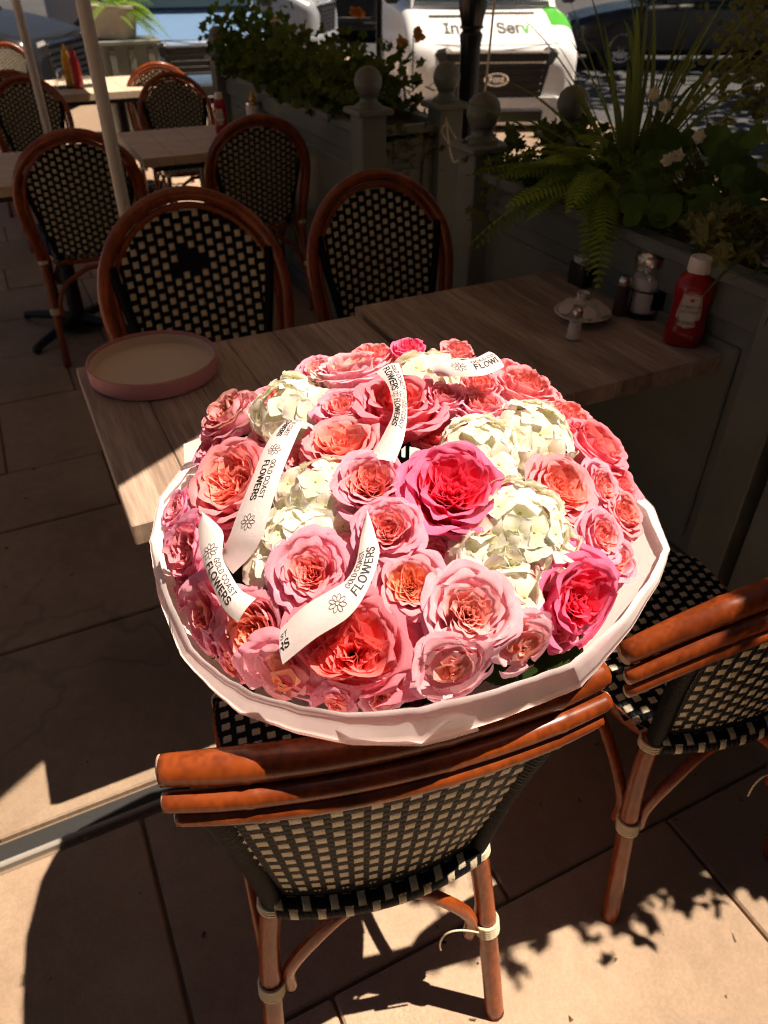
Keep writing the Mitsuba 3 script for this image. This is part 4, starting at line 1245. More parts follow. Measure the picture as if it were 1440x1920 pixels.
def leaf_mesh(L, W, bend=0.2, n=7):
    t = np.linspace(0, 1, n)
    w = W * np.sin(PI * np.clip(t * 0.93 + 0.05, 0, 1)) ** 0.8 * (1 - 0.35 * t)
    v = np.concatenate([np.stack([t * L, k * w, -bend * L * t**2 + 0.18 * w * abs(k)], 1) for k in (-1, 0, 1)])
    f = []
    for r_ in (0, 1):
        for i in range(n - 1):
            a, b_ = r_ * n + i, (r_ + 1) * n + i
            f += [[a, a + 1, b_ + 1], [a, b_ + 1, b_]]
    return v, np.array(f)


leaves = []
for i in range(240):
    a, r = rg.uniform(0, 2 * PI), 0.235 * math.sqrt(rg.random())
    x, y = BC[0] + r * math.cos(a), BC[1] + r * math.sin(a)
    M = frame_of(rg.normal(0, 0.4, 3) + [0.5 * math.cos(a), 0.5 * math.sin(a), 1]) @ rotz(rg.uniform(0, 7))
    leaves.append(xf(leaf_mesh(0.06, 0.018, rg.uniform(0, 0.4)), M, (x, y, dome_z(x, y) - rg.uniform(0.045, 0.075))))
m = join(leaves)
fol = tag(put('rose_foliage', m, 'm_leaf', None, True, np.tile([0.025, 0.045, 0.014], (len(m[0]), 1)), 'stuff'), 'dark green rose leaves in the gaps between the flowers', 'foliage')

paper = thing('wrapping_paper', 'pinkish white paper wrapped round the bouquet with a folded rim', 'wrapping paper')
c3 = np.array([BC[0], BC[1], 0])


def paper_sheet(shrink, dz, top_in, seed, a0=0.0):
    rows = []
    ang = np.arctan2(lo3[:, 1] - BC[1], lo3[:, 0] - BC[0])
    for fz, k in ((0.0, 0.34), (0.35, 0.42), (0.62, 0.54), (0.82, 0.70), (0.935, 0.88)):
        q = c3 + (lo3 - c3) * k * shrink; q[:, 2] = 0.62 + (lo3[:, 2] - 0.62) * fz + dz
        rows.append(q)
    q = c3 + (lo3 - c3) * shrink; q[:, 2] = lo3[:, 2] + dz; rows.append(q)
    for k in (0.3, 0.65, 0.93, 1.0):
        q = lo3 * (1 - k) + up3 * k
        q = c3 * [1, 1, 0] + (q - c3) * [shrink, shrink, 1] + [0, 0, dz]
        if k == 1.0:
            q = c3 + (q - c3) * [top_in, top_in, 1]
        rows.append(q)
    if seed == 2:
        rows = rows[:7]
    V = np.array(rows)
    w = (meshkit.fbm(np.stack([lo3[:, 0] * 14 + 1, lo3[:, 1] * 14, lo3[:, 2] * 0], -1), 3) - 0.5)[None, :] * np.ones((len(rows), 1))
    cr = np.abs(((ang[None, :] * 5.3 + 0.35 * w * 6 + 1) % 1.0) - 0.5)
    d = V - c3; d[..., 2] = 0; d /= np.linalg.norm(d, axis=-1, keepdims=True)
    amp = np.array([0.2, 0.3, 0.5, 0.6, 0.45, 0.25, 0.3, 0.35, 0.4, 0.4])[:len(rows), None]
    V = V + d * ((0.007 * w + 0.006 * (cr - 0.25)) * amp)[..., None]
    V[-1, :, 2] += 0.006 * w[-1]
    m = len(rows)
    return V.transpose(1, 0, 2).reshape(-1, 3), grid_faces(N, m, True)


v, f = paper_sheet(1.0, 0.0, 0.985, 1)
put('outer_sheet', (v, f), 'm_paper', paper, True, np.tile([0.95, 0.88, 0.89], (len(v), 1)))
v, f = paper_sheet(0.985, -0.006, 0.985, 2)
put('inner_sheet', (v, f), 'm_paper', paper, True, np.tile([0.94, 0.70, 0.64], (len(v), 1)))
# the overlap where the sheet's end is stuck down, and a crooked corner at the back left
seam = []
for k in np.linspace(0, 1, 8):
    row = []
    for u, dv in ((640, 0), (652, 0), (700, 0), (780, 0), (830, 0), (885, 0)):
        a = at(u + 4 * math.sin(k * 4), 1344 - (u - 650) * 0.075 + dv, 0.967); b_ = at(u + 12, 1395 - max(0, u - 790) * 0.3, 0.906)
        q = a * (1 - k) + b_ * k
        row.append(q + np.array([0, -0.0035, 0.0015]))
    seam.append(row)
seam = np.array(seam)
put('overlapping_end', (seam.reshape(-1, 3), grid_faces(8, 6)), 'm_paper', paper, True, np.tile([0.95, 0.88, 0.89], (48, 1)))
q = np.array([at(344, 833, 0.945), at(372, 822, 0.945), at(392, 855, 0.925), at(346, 868, 0.93)])
put('raised_corner', (np.vstack([q, q + [0.001, 0.001, 0]]), np.array([[0, 1, 2], [0, 2, 3], [4, 6, 5], [4, 7, 6]])), 'm_paper', paper, False, np.tile([0.88, 0.78, 0.78], (8, 1)))

# the round box it stands in, on the nearest chair's seat
hb = thing('flower_box', 'round pink box under the bouquet, standing on the nearest chair\'s seat', 'box')
bx = (BC[0] - 0.005, BC[1] + 0.01)
put('wall', xf(lathe([(0.0, 0.0), (0.128, 0.0), (0.128, 0.17), (0.125, 0.17), (0.125, 0.004), (0.0, 0.004)], 48), None, (*bx, SEAT_Z + 0.006)), 'm_box_pink', hb, 35)


# ribbons
def ribbon(label, stations, prints, bow=0.010, back=()):
    """stations: (left u, v, right u, v, lift): the two edges seen walking along the ribbon. prints: (metres from its start, what)."""
    k = thing('printed_ribbon', label, 'ribbon', 'printed ribbons on the bouquet')
    L = spline([dome(a, b_, l)[0] for a, b_, c, d, l in stations], 70)
    R = spline([dome(c, d, l)[0] for a, b_, c, d, l in stations], 70)
    C = (L + R) / 2
    arc = np.concatenate([[0], np.cumsum(np.linalg.norm(np.diff(C, axis=0), axis=1))])
    Wd = (L - R)
    half = np.linalg.norm(Wd, axis=1) / 2
    Wd = Wd / (2 * half[:, None] + 1e-9)
    Tn = np.gradient(C, axis=0); Tn /= np.linalg.norm(Tn, axis=1, keepdims=True)
    Nn = np.cross(Tn, Wd); Nn /= np.linalg.norm(Nn, axis=1, keepdims=True) + 1e-9
    Nn *= np.sign((Nn * (CAM - C)).sum(1))[:, None]
    if (np.cross(Nn, Tn) * Wd).sum() < 0:                           # lettering reads along the ribbon, its top to the left
        Wd = -Wd
    y = np.linspace(-1, 1, 7)
    V = C[:, None] + Wd[:, None] * (half[:, None, None] * y[None, :, None]) + Nn[:, None] * (bow * (1 - y[None, :, None] ** 2) * 0.4)
    put('band', (V.reshape(-1, 3), grid_faces(70, 7)), 'm_ribbon', k, True)

    def wrapm(mesh, s0, y0):
        v, f = mesh
        s = v[:, 0] + s0
        ok = (s > 0.001) & (s < arc[-1] - 0.001)
        f = f[ok[f].all(1)]
        g = lambda A: np.stack([np.interp(s, arc, A[:, i]) for i in range(3)], 1)
        hh = np.interp(s, arc, half)
        yy = np.clip(v[:, 1] + y0, -hh * 0.98, hh * 0.98)
        p = g(C) + g(Wd) * yy[:, None] + g(Nn) * (bow * 0.4 * (1 - (yy / hh) ** 2) + 0.00045 + v[:, 2] * 0.2)[:, None]
        return p, f

    for s0, what in prints:
        if what == 'text':
            for txt, h, y0, bold in (('GOLD COAST', 0.0052, 0.0028, False), ('FLOWERS', 0.0073, -0.0066, True)):
                m = text_mesh(txt, h, 0.0004, bold)
                m = m.subdivide_to_size(0.004)
                p, f = wrapm((np.array(m.vertices), np.array(m.faces)), s0, y0)
                if len(f):
                    put('lettering', (p, f), 'm_ink', k)
        else:
            from shapely import Point, affinity, union_all
            polys = []
            for q in range(8):
                e = affinity.scale(Point(0, 0).buffer(1.0, 12), 0.0034, 0.0019)
                e = affinity.translate(e, 0.0049, 0)
                ring = e.difference(e.buffer(-0.00042))
                polys.append(affinity.rotate(ring, q * 45, origin=(0, 0)))
            sh = union_all(polys)
            m = trimesh.util.concatenate([trimesh.creation.extrude_polygon(gm, 0.0004, engine='earcut') for gm in getattr(sh, 'geoms', [sh])])
            p, f = wrapm((np.array(m.vertices), np.array(m.faces)), s0, 0.0)
            if len(f):
                put('flower_emblem', (p, f), 'm_ink', k)


ribbon('long white printed ribbon running down the left half of the bouquet', [
    (575, 795, 592, 812, 0.010), (548, 791, 580, 800, 0.026), (524, 800, 566, 800, 0.034), (497, 837, 548, 838, 0.040), (468, 908, 524, 900, 0.040), (447, 958, 507, 955, 0.034), (432, 1000, 493, 1002, 0.026), (419, 1028, 474, 1038, 0.016), (417, 1034, 437, 1076, 0.008)][::-1][::-1],
    [(0.018, 'text'), (0.088, 'emblem'), (0.102, 'text'), (0.172, 'emblem')])
ribbon('short white ribbon tail with black print at the far left of the bouquet', [
    (381, 962, 384, 964, 0.044), (372, 985, 408, 984, 0.044), (374, 1025, 419, 1003, 0.042), (384, 1064, 417, 1043, 0.040), (400, 1104, 430, 1072, 0.037), (420, 1142, 452, 1106, 0.033), (446, 1168, 480, 1122, 0.028)][::-1][::-1],
    [(0.052, 'emblem'), (0.062, 'text')])
ribbon('curved white ribbon with black print at the back, in front of the deep coral rose', [
    (748, 681, 706, 699, 0.030), (756, 706, 722, 715, 0.036), (762, 735, 732, 736, 0.038), (763, 784, 737, 772, 0.036), (756, 826, 722, 808, 0.030), (740, 868, 692, 863, 0.020)],
    [(0.004, 'text'), (0.062, 'emblem'), (0.072, 'text')])
ribbon('white printed ribbon sweeping over the front, above the largest coral rose', [
    (527, 1178, 530, 1246, 0.045), (571, 1136, 590, 1198, 0.052), (624, 1104, 654, 1156, 0.052), (650, 1086, 690, 1104, 0.047), (668, 1053, 711, 1040, 0.040), (677, 1003, 704, 1003, 0.028), (687, 960, 691, 962, 0.026)],
    [(-0.036, 'text'), (0.062, 'emblem'), (0.076, 'text')])
ribbon('white ribbon end with black print sticking out at the back right', [
    (806, 690, 822, 706, 0.024), (832, 678, 852, 706, 0.034), (884, 673, 906, 704, 0.042), (917, 659, 946, 688, 0.046)],
    [(0.030, 'emblem'), (0.045, 'text')])
# ---------------------------------------------------------------- plants
def col(m, c, rg, spread=0.25, per=None):
    n = len(m[0])
    if per:
        k = np.repeat(rg.uniform(1 - spread, 1 + spread, n // per + 1), per)[:n, None]
    else:
        k = 1.0
    return np.clip(np.asarray(c)[None] * k, 0, 1)


def blade(p0, d, L, w, droop, rg, n=10, up=(0, 0, 1.0)):
    """A strap leaf from p0 in direction d."""
    d = np.asarray(d, float) / np.linalg.norm(d)
    t = np.linspace(0, 1, n)[:, None]
    c = p0 + d * L * t + np.array([0, 0, -1.0]) * droop * L * t**2.2
    side = np.cross(d, up); side /= np.linalg.norm(side) + 1e-9
    ww = w * np.sin(PI * np.clip(t * 0.80 + 0.2, 0, 1)) ** 0.7
    fold_ = np.cross(side, d) * ww * 0.35
    v = np.concatenate([c - side * ww + fold_, c, c + side * ww + fold_])
    return v, np.vstack([np.array([[k * n + i, k * n + i + 1, (k + 1) * n + i + 1], [k * n + i, (k + 1) * n + i + 1, (k + 1) * n + i]]) for k in (0, 1) for i in range(n - 1)])


def frond(p0, d, L, rg, pairs=26, wmax=0.055, droop=0.8):
    """A fern frond: rachis and two rows of leaflets."""
    d = np.asarray(d, float) / np.linalg.norm(d)
    t = np.linspace(0, 1, pairs)
    c = p0 + d * (L * t)[:, None] + np.array([0, 0, -1.0]) * (droop * L * t**2)[:, None]
    tg = np.gradient(c, axis=0); tg /= np.linalg.norm(tg, axis=1, keepdims=True)
    side = np.cross(tg, [0, 0, 1.0]); side /= np.linalg.norm(side, axis=1, keepdims=True) + 1e-9
    up = np.cross(side, tg)
    ms = [tube(c, np.linspace(0.0022, 0.0008, pairs), 5, caps=False)]
    tw = rg.uniform(-0.5, 0.5)
    for i in range(2, pairs):
        l = wmax * math.sin(PI * min(1, (t[i] * 0.88 + 0.12))) ** 0.75 * rg.uniform(0.85, 1.1)
        w = L / pairs * 0.55
        for s in (-1, 1):
            a = side[i] * s * math.cos(tw) + up[i] * math.sin(tw) * s
            a = a + tg[i] * 0.35
            a /= np.linalg.norm(a)
            q = np.array([[0, 0], [0.12, 0.55], [0.45, 0.60], [0.8, 0.33], [1.0, 0.0], [0.8, -0.33], [0.45, -0.60], [0.12, -0.45]])
            v = c[i] + a * (q[:, :1] * l) + tg[i] * (q[:, 1:] * w) - up[i] * (0.18 * l * q[:, :1] ** 2)
            v = np.vstack([v, c[i] + a * l * 0.5 - up[i] * (0.03 * l)])
            ms.append((v, np.array([[k, (k + 1) % 8, 8] for k in range(8)])))
    return join(ms)


def lobed_leaf(r, lobes, rg, deep=0.35):
    """A palmate leaf (ivy, geranium), slightly cupped."""
    a = np.linspace(-PI * 0.94, PI * 0.94, 4 * lobes + 1)
    rr = r * (1 - deep * (0.5 - 0.5 * np.cos(a * lobes / 0.94 + (PI if lobes % 2 == 0 else 0)))) * (0.72 + 0.28 * np.cos(a / 2))
    v = np.stack([rr * np.cos(a), rr * np.sin(a), 0.25 * rr * (rr / r) * rg.uniform(-0.3, 0.6) + 0.1 * r * np.cos(a * lobes)], 1)
    v = np.vstack([v, [[0, 0, 0]]])
    n = len(a)
    return v, np.array([[i, i + 1, n] for i in range(n - 1)] + [[n - 1, 0, n]])


def fern(p, n, L, label, facing, rg, c=(0.075, 0.105, 0.016)):
    k = thing('fern', label, 'fern')
    for i in range(n):
        a = facing + rg.normal(0, 1.25)
        el = rg.uniform(0.15, 0.9)
        d = (math.cos(a) * math.cos(el), math.sin(a) * math.cos(el), math.sin(el))
        m = frond(np.asarray(p) + rg.normal(0, 0.015, 3) * [1, 1, 0], d, L * rg.uniform(0.7, 1.15), rg, int(24 * L / 0.4) + 4, 0.052 * L / 0.4, rg.uniform(0.35, 0.8))
        put('frond', m, 'm_leaf', k, False, np.tile(np.asarray(c) * 3.2 * rg.uniform(0.65, 1.3), (len(m[0]), 1)))
    return k


def pl(s, a=0.17, z=0.93):
    """A spot in the right planter: s metres from its far end."""
    return P1 + B26 * s + A26 * a + np.array([0, 0, z])


def pl2(s, a=0.17, z=0.93):
    return P2 - B26 * s + A26 * a + np.array([0, 0, z])


rg = np.random.default_rng(21)
to_patio = math.atan2(-A26[1], -A26[0])
fern(pl(0.50, 0.10, 0.98), 36, 0.40, 'large dark fern arching over the patio side of the right planter', to_patio + 0.25, rg)
fern(pl(0.28, 0.12), 13, 0.30, 'smaller fern beside the ball finial at the right planter\'s far end', to_patio - 0.2, rg, (0.045, 0.065, 0.014))
fern(pl(0.70, 0.24), 9, 0.34, 'upright fern at the foot of the spiky grass plant', 1.2, rg, (0.075, 0.105, 0.018))
fern(pl(1.22, 0.22), 13, 0.36, 'feathery fern at the right edge above the begonias', 2.0, rg, (0.05, 0.08, 0.012))

sp_ = thing('spiky_grass', 'tall spiky strap-leaved plant in the middle of the right planter', 'plant')
for i in range(44):
    a = rg.uniform(0, 2 * PI); el = rg.uniform(0.55, 1.5)
    d = (math.cos(a) * math.cos(el), math.sin(a) * math.cos(el), math.sin(el))
    m = blade(pl(0.47, 0.2, 0.93) + rg.normal(0, 0.018, 3) * [1, 1, 0], d, rg.uniform(0.5, 0.85), rg.uniform(0.006, 0.011), rg.uniform(0.02, 0.45), rg, 12)
    put('blade', m, 'm_leaf', sp_, True, np.tile(np.array([0.16, 0.21, 0.06]) * rg.uniform(0.6, 1.4), (len(m[0]), 1)))
for i in range(9):
    a = to_patio + rg.normal(0.9, 0.7); el = rg.uniform(0.3, 0.9)
    d = (math.cos(a) * math.cos(el), math.sin(a) * math.cos(el), math.sin(el))
    m = blade(pl(1.12, 0.16, 0.97), d, rg.uniform(0.35, 0.55), 0.011, rg.uniform(0.4, 0.8), rg, 12)
    put('arching_blade', m, 'm_leaf', sp_, True, np.tile(np.array([0.10, 0.125, 0.04]) * rg.uniform(0.7, 1.3), (len(m[0]), 1)))


def begonia_bloom(r, rg):
    ms, cs = [], []
    for k in range(6):
        a = k * 2 * PI / 6 + rg.uniform(-0.3, 0.3)
        m = leaf_mesh(r, r * rg.uniform(0.42, 0.62), -0.25 if k % 2 else 0.2)
        m = xf(m, rotz(a) @ np.array(trimesh.transformations.rotation_matrix(-rg.uniform(0.2, 1.0), [0, 1, 0])[:3, :3]))
        ms.append(m)
    return join(ms)


bg = thing('begonia', 'begonia with white blossoms and round dark leaves in the right planter', 'begonia')
for (u, v, t) in ((1247, 198, 1.86), (1226, 176, 1.90), (1296, 198, 1.88), (1311, 256, 1.80), (1271, 291, 1.76), (1251, 299, 1.75), (1324, 145, 1.95), (1269, 207, 1.87)):
    p = at_depth(u, v, t)
    r0 = 0.017 if u != 1269 else 0.009
    (v1, f1, c1), (v2, f2, c2) = floret(rg, r0, 6, 0.46), floret(rg, r0 * 0.7, 5, 0.5)
    vv, ff = join([(v1, f1), (v2 @ rotz(0.7).T + [0, 0, r0 * 0.28], f2)]); cc = np.vstack([c1, c2])
    m = xf((vv * [1, 1, 1.8], ff), frame_of((CAM - p) + rg.normal(0, 0.45, 3)), p)
    put('blossom', m, 'm_petal', bg, True, cc * [0.88, 0.84, 0.72])
    put('stem', tube([p, p + [0.01, 0.02, -0.05], pl(0.95, 0.12)], 0.002, 5, 8), 'm_leaf', bg, True, np.tile([0.12, 0.07, 0.03], (42, 1)))
for i in range(46):
    u, v = rg.uniform(1180, 1440), rg.uniform(250, 430)
    p = at_depth(u, v, 1.95 - (v - 150) / 1000 + rg.uniform(-0.07, 0.07) - (u - 1300) * 0.0006)
    m = lobed_leaf(rg.uniform(0.022, 0.044), 3, rg, 0.10)
    m = xf(m, frame_of((CAM - p) * 0.6 + [0, 0, 0.7] + rg.normal(0, 0.5, 3)) @ rotz(rg.uniform(0, 7)), p)
    put('leaf', m, 'm_leaf', bg, False, np.tile(np.array([0.065, 0.11, 0.025]) * rg.uniform(0.6, 1.4), (len(m[0]), 1)))

# mounds of mixed leaves that fill the planters
def mound(name, label, cat, pts, c, size, rg, kind='stuff', lobes=5, deep=0.35, bs='m_leaf'):
    ms = []
    cs = []
    for p in pts:
        m = lobed_leaf(size * rg.uniform(0.6, 1.25), lobes, rg, deep)
        m = xf(m, frame_of(rg.normal(0, 0.7, 3) + [-0.2, -0.5, 0.8]) @ rotz(rg.uniform(0, 7)), p)
        ms.append(m)
        cs.append(np.tile(np.asarray(c) * rg.uniform(0.55, 1.5), (len(m[0]), 1)))
    k = thing(name, label, cat)
    put('foliage', join(ms), bs, k, False, np.clip(np.vstack(cs), 0, 1), 'stuff')
    return k


def cloud(f, n, rg):
    return [f() for _ in range(n)]


mound('filler_plant', 'dark low foliage that fills the right planter under the ferns', 'foliage',
      cloud(lambda: pl(rg.uniform(0.05, 1.3), rg.uniform(-0.02, 0.36), 0.93 + rg.uniform(0, 0.15)), 420, rg), (0.08, 0.11, 0.028), 0.026, rg)
mound('variegated_shrub', 'tall small-leaved variegated shrub at the upper right corner', 'shrub',
      cloud(lambda: at_depth(rg.normal(1420, 48), rg.normal(110, 90), rg.uniform(1.8, 2.15)), 520, rg), (0.15, 0.155, 0.055), 0.013, rg, lobes=3, deep=0.2)
mound('trailing_ivy', 'pale ivy trailing over the right planter\'s front edge at the right', 'ivy',
      cloud(lambda: at_depth(rg.normal(1400, 45), 395 + min(90, abs(rg.normal(0, 45))), 1.50 + rg.uniform(-0.05, 0.05)), 60, rg), (0.13, 0.13, 0.05), 0.028, rg, deep=0.5)
mound('trailing_ivy', 'pale ivy trailing over the ball-topped post at the right planter\'s far end', 'ivy',
      cloud(lambda: P1 + A26 * rg.uniform(-0.09, 0.22) + B26 * rg.uniform(0.03, 0.16) + [0, 0, rg.uniform(0.80, 1.07)], 60, rg), (0.12, 0.12, 0.035), 0.018, rg, deep=0.5)
mound('trailing_ivy', 'yellowish ivy hanging over the end panel of the planter behind the tables', 'ivy',
      cloud(lambda: P2 + A26 * rg.uniform(0.03, 0.32) + B26 * rg.uniform(0.01, 0.06) + [0, 0, 0.95 - abs(rg.normal(-0.04, 0.09))], 70, rg), (0.15, 0.15, 0.045), 0.018, rg, deep=0.5)
mound('bedding_plants', 'dark leafy bedding plants filling the planter behind the tables', 'bedding plants',
      cloud(lambda: pl2(0.22 + 1.60 * rg.random(), rg.uniform(-0.06, 0.40), 0.93 + rg.uniform(0, 0.27) * rg.random() ** 0.4), 1500, rg), (0.09, 0.125, 0.028), 0.028, rg)
mound('bedding_plants', 'bright green leafy plants catching the sun at the far end of the planter', 'bedding plants',
      cloud(lambda: pl2(rg.uniform(1.80, 2.3), rg.uniform(-0.05, 0.42), 0.93 + rg.uniform(0, 0.36) * rg.random() ** 0.4), 560, rg), (0.085, 0.15, 0.02), 0.028, rg)
for (u, v, t, c, lab) in ((475, 66, 4.6, (0.75, 0.45, 0.26), 'pale orange blossom above the planter\'s far ball finial'), (513, 34, 4.7, (0.75, 0.60, 0.50), 'pinkish blossom at the top of the planter behind the tables'), (671, 22, 3.7, (0.55, 0.24, 0.05), 'orange blossom on a tall stem left of the thin black post'), (775, 66, 3.2, (0.55, 0.30, 0.10), 'orange brown blossom in front of the van\'s headlight'), (552, 88, 4.2, (0.6, 0.42, 0.30), 'faded blossom low in the planter behind the tables')):
    p = at_depth(u, v, t)
    k = thing('blossom', lab, 'blossom')
    for j in range(3):
        m = xf(begonia_bloom(0.030, rg), frame_of((CAM - p) + rg.normal(0, 0.9, 3)), p + rg.normal(0, 0.015, 3))
        put('petals', m, 'm_petal', k, True, np.tile(c, (len(m[0]), 1)))
    put('stem', tube([p, p + [0.0, 0.02, -0.2]], 0.003, 5, 4), 'm_leaf', k, True, np.tile([0.05, 0.08, 0.02], (22, 1)))

# concrete pot with a bright fern on a low cabinet at the street corner
p = at_depth(213, 40, 6.3)
cab = thing('plant_stand', 'greenish painted stand under the concrete pot behind the far chairs', 'plant stand')
put('cabinet', xf(box(0.46, 0.40, 0.86, (0, 0, 0.43), 0.004), R26, (p[0] + 0.06, p[1] + 0.03, 0)), 'm_paint', cab)
for k in (-1, 0, 1):
    put('batten', xf(box(0.05, 0.02, 0.80, (k * 0.16, -0.208, 0.43), 0.003), R26, (p[0] + 0.06, p[1] + 0.03, 0)), 'm_paint', cab)
put('top', xf(box(0.52, 0.46, 0.03, (0, 0, 0.876), 0.004), R26, (p[0] + 0.06, p[1] + 0.03, 0)), 'm_paint', cab)
zt = 0.892
pot = thing('concrete_pot', 'round grey concrete pot with a bright fern at the upper left', 'pot')
put('body', xf(lathe([(0, 0), (0.15, 0), (0.165, 0.02), (0.205, 0.20), (0.215, 0.215), (0.215, 0.24), (0.19, 0.24), (0.18, 0.19), (0, 0.19)], 36), None, (p[0], p[1], zt)), 'm_concrete', pot, 40)
fern((p[0], p[1], zt + 0.2), 34, 0.42, 'bright sunlit fern in the concrete pot', 0.2, rg, (0.045, 0.075, 0.011))

# a tall shrub in the planter just outside the picture on the right: its leaves shade the right-hand chair and the paving
rg = np.random.default_rng(4)
ts = mound('tall_shrub', 'tall leafy shrub in the right-hand planter beyond the picture\'s right edge', 'shrub',
           cloud(lambda: P1 + B26 * rg.uniform(1.40, 2.0) + A26 * rg.normal(0.16, 0.16) + [0, 0, 0.95 + 1.12 * rg.random() ** 0.8], 2600, rg), (0.06, 0.09, 0.02), 0.034, rg)
for i in range(6):
    q = P1 + B26 * (1.5 + 0.1 * i) + A26 * 0.17 + [0, 0, 0.92]
    put('stem', tube([q, q + [0.03 * (i - 3), 0, 0.5], q + [0.05 * (i - 3), 0.04, 0.95]], 0.006, 6, 8), 'm_leaf', ts, True, np.tile([0.06, 0.045, 0.025], (50, 1)))

# street trees: their crowns hang above the picture and shade the cars
for (x, y, z, r, n, lab) in ((6.3, 8.2, 5.2, 2.4, 1300, 'nearer street tree on the right, outside the picture'), (7.0, 14.0, 5.4, 3.6, 2200, 'farther street tree on the right, shading the black sedan'),):
    t = thing('street_tree', lab, 'tree')
    pts, cl = [], rg.normal(0, 1, (40, 3))
    cl = cl / np.linalg.norm(cl, axis=1, keepdims=True) * rg.uniform(0.3, 1, (40, 1)) ** 0.5 * [r, r, r * 0.55] + [x, y, z]
    ms, cs = [], []
    for i in range(n):
        q = cl[i % 40] + rg.normal(0, 0.36, 3)
        m = xf(leaf_mesh(rg.uniform(0.22, 0.40), 0.11, 0.2, 5), frame_of(rg.normal(0, 0.8, 3) + [0, 0, 1]) @ rotz(rg.uniform(0, 7)), q)
        ms.append(m); cs.append(np.tile(np.array([0.05, 0.085, 0.02]) * rg.uniform(0.6, 1.4), (len(m[0]), 1)))
    put('crown', join(ms), 'm_leaf', t, False, np.vstack(cs), 'stuff')
    put('trunk', tube([(x, y, -0.2), (x + 0.05, y, 2.2), (x, y + 0.1, 4.6)], [0.13, 0.10, 0.06], 12, 16), 'm_concrete', t, True)
    for k in range(7):
        e = cl[k * 5]
        put('limb', tube([(x + 0.03, y, 2.3 + 0.2 * k), ((x + e[0]) / 2, (y + e[1]) / 2, (3 + e[2]) / 2), e], [0.05, 0.035, 0.015], 8, 12), 'm_concrete', t, True)
# ---------------------------------------------------------------- vehicles on the street
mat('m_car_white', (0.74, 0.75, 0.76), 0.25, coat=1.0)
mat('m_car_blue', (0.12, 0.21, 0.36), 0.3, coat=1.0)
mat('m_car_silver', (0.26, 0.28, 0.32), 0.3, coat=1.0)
mat('m_car_black', (0.010, 0.010, 0.012), 0.2, coat=1.0)
mat('m_car_glass', (0.016, 0.030, 0.040), 0.06, spec=0.8)
mat('m_car_trim', (0.012, 0.012, 0.013), 0.5)
mat('m_decal_green', (0.06, 0.36, 0.03), 0.4)
mat('m_lamp', (0.75, 0.76, 0.80), 0.12, metal=0.6)
mat('m_emblem_blue', (0.015, 0.045, 0.17), 0.25, coat=1.0)
mat('m_tail', (0.25, 0.01, 0.01), 0.2, coat=1.0)


def ring(hw, z0, z1, y, r=0.12, n=6):
    r = min(r, hw * 0.9, (z1 - z0) * 0.45)
    p = []
    for cx, cz, a0 in ((1, 1, 0), (-1, 1, 1), (-1, -1, 2), (1, -1, 3)):
        for k in range(n):
            a = (a0 + k / (n - 1)) * PI / 2
            p.append((cx * (hw - r) + r * math.cos(a), y, (z0 + z1) / 2 + cz * ((z1 - z0) / 2 - r) + r * math.sin(a)))
    return p


def smooth_rings(S, n):
    return [ring(*row) for row in spline(np.array(S, float), n)]


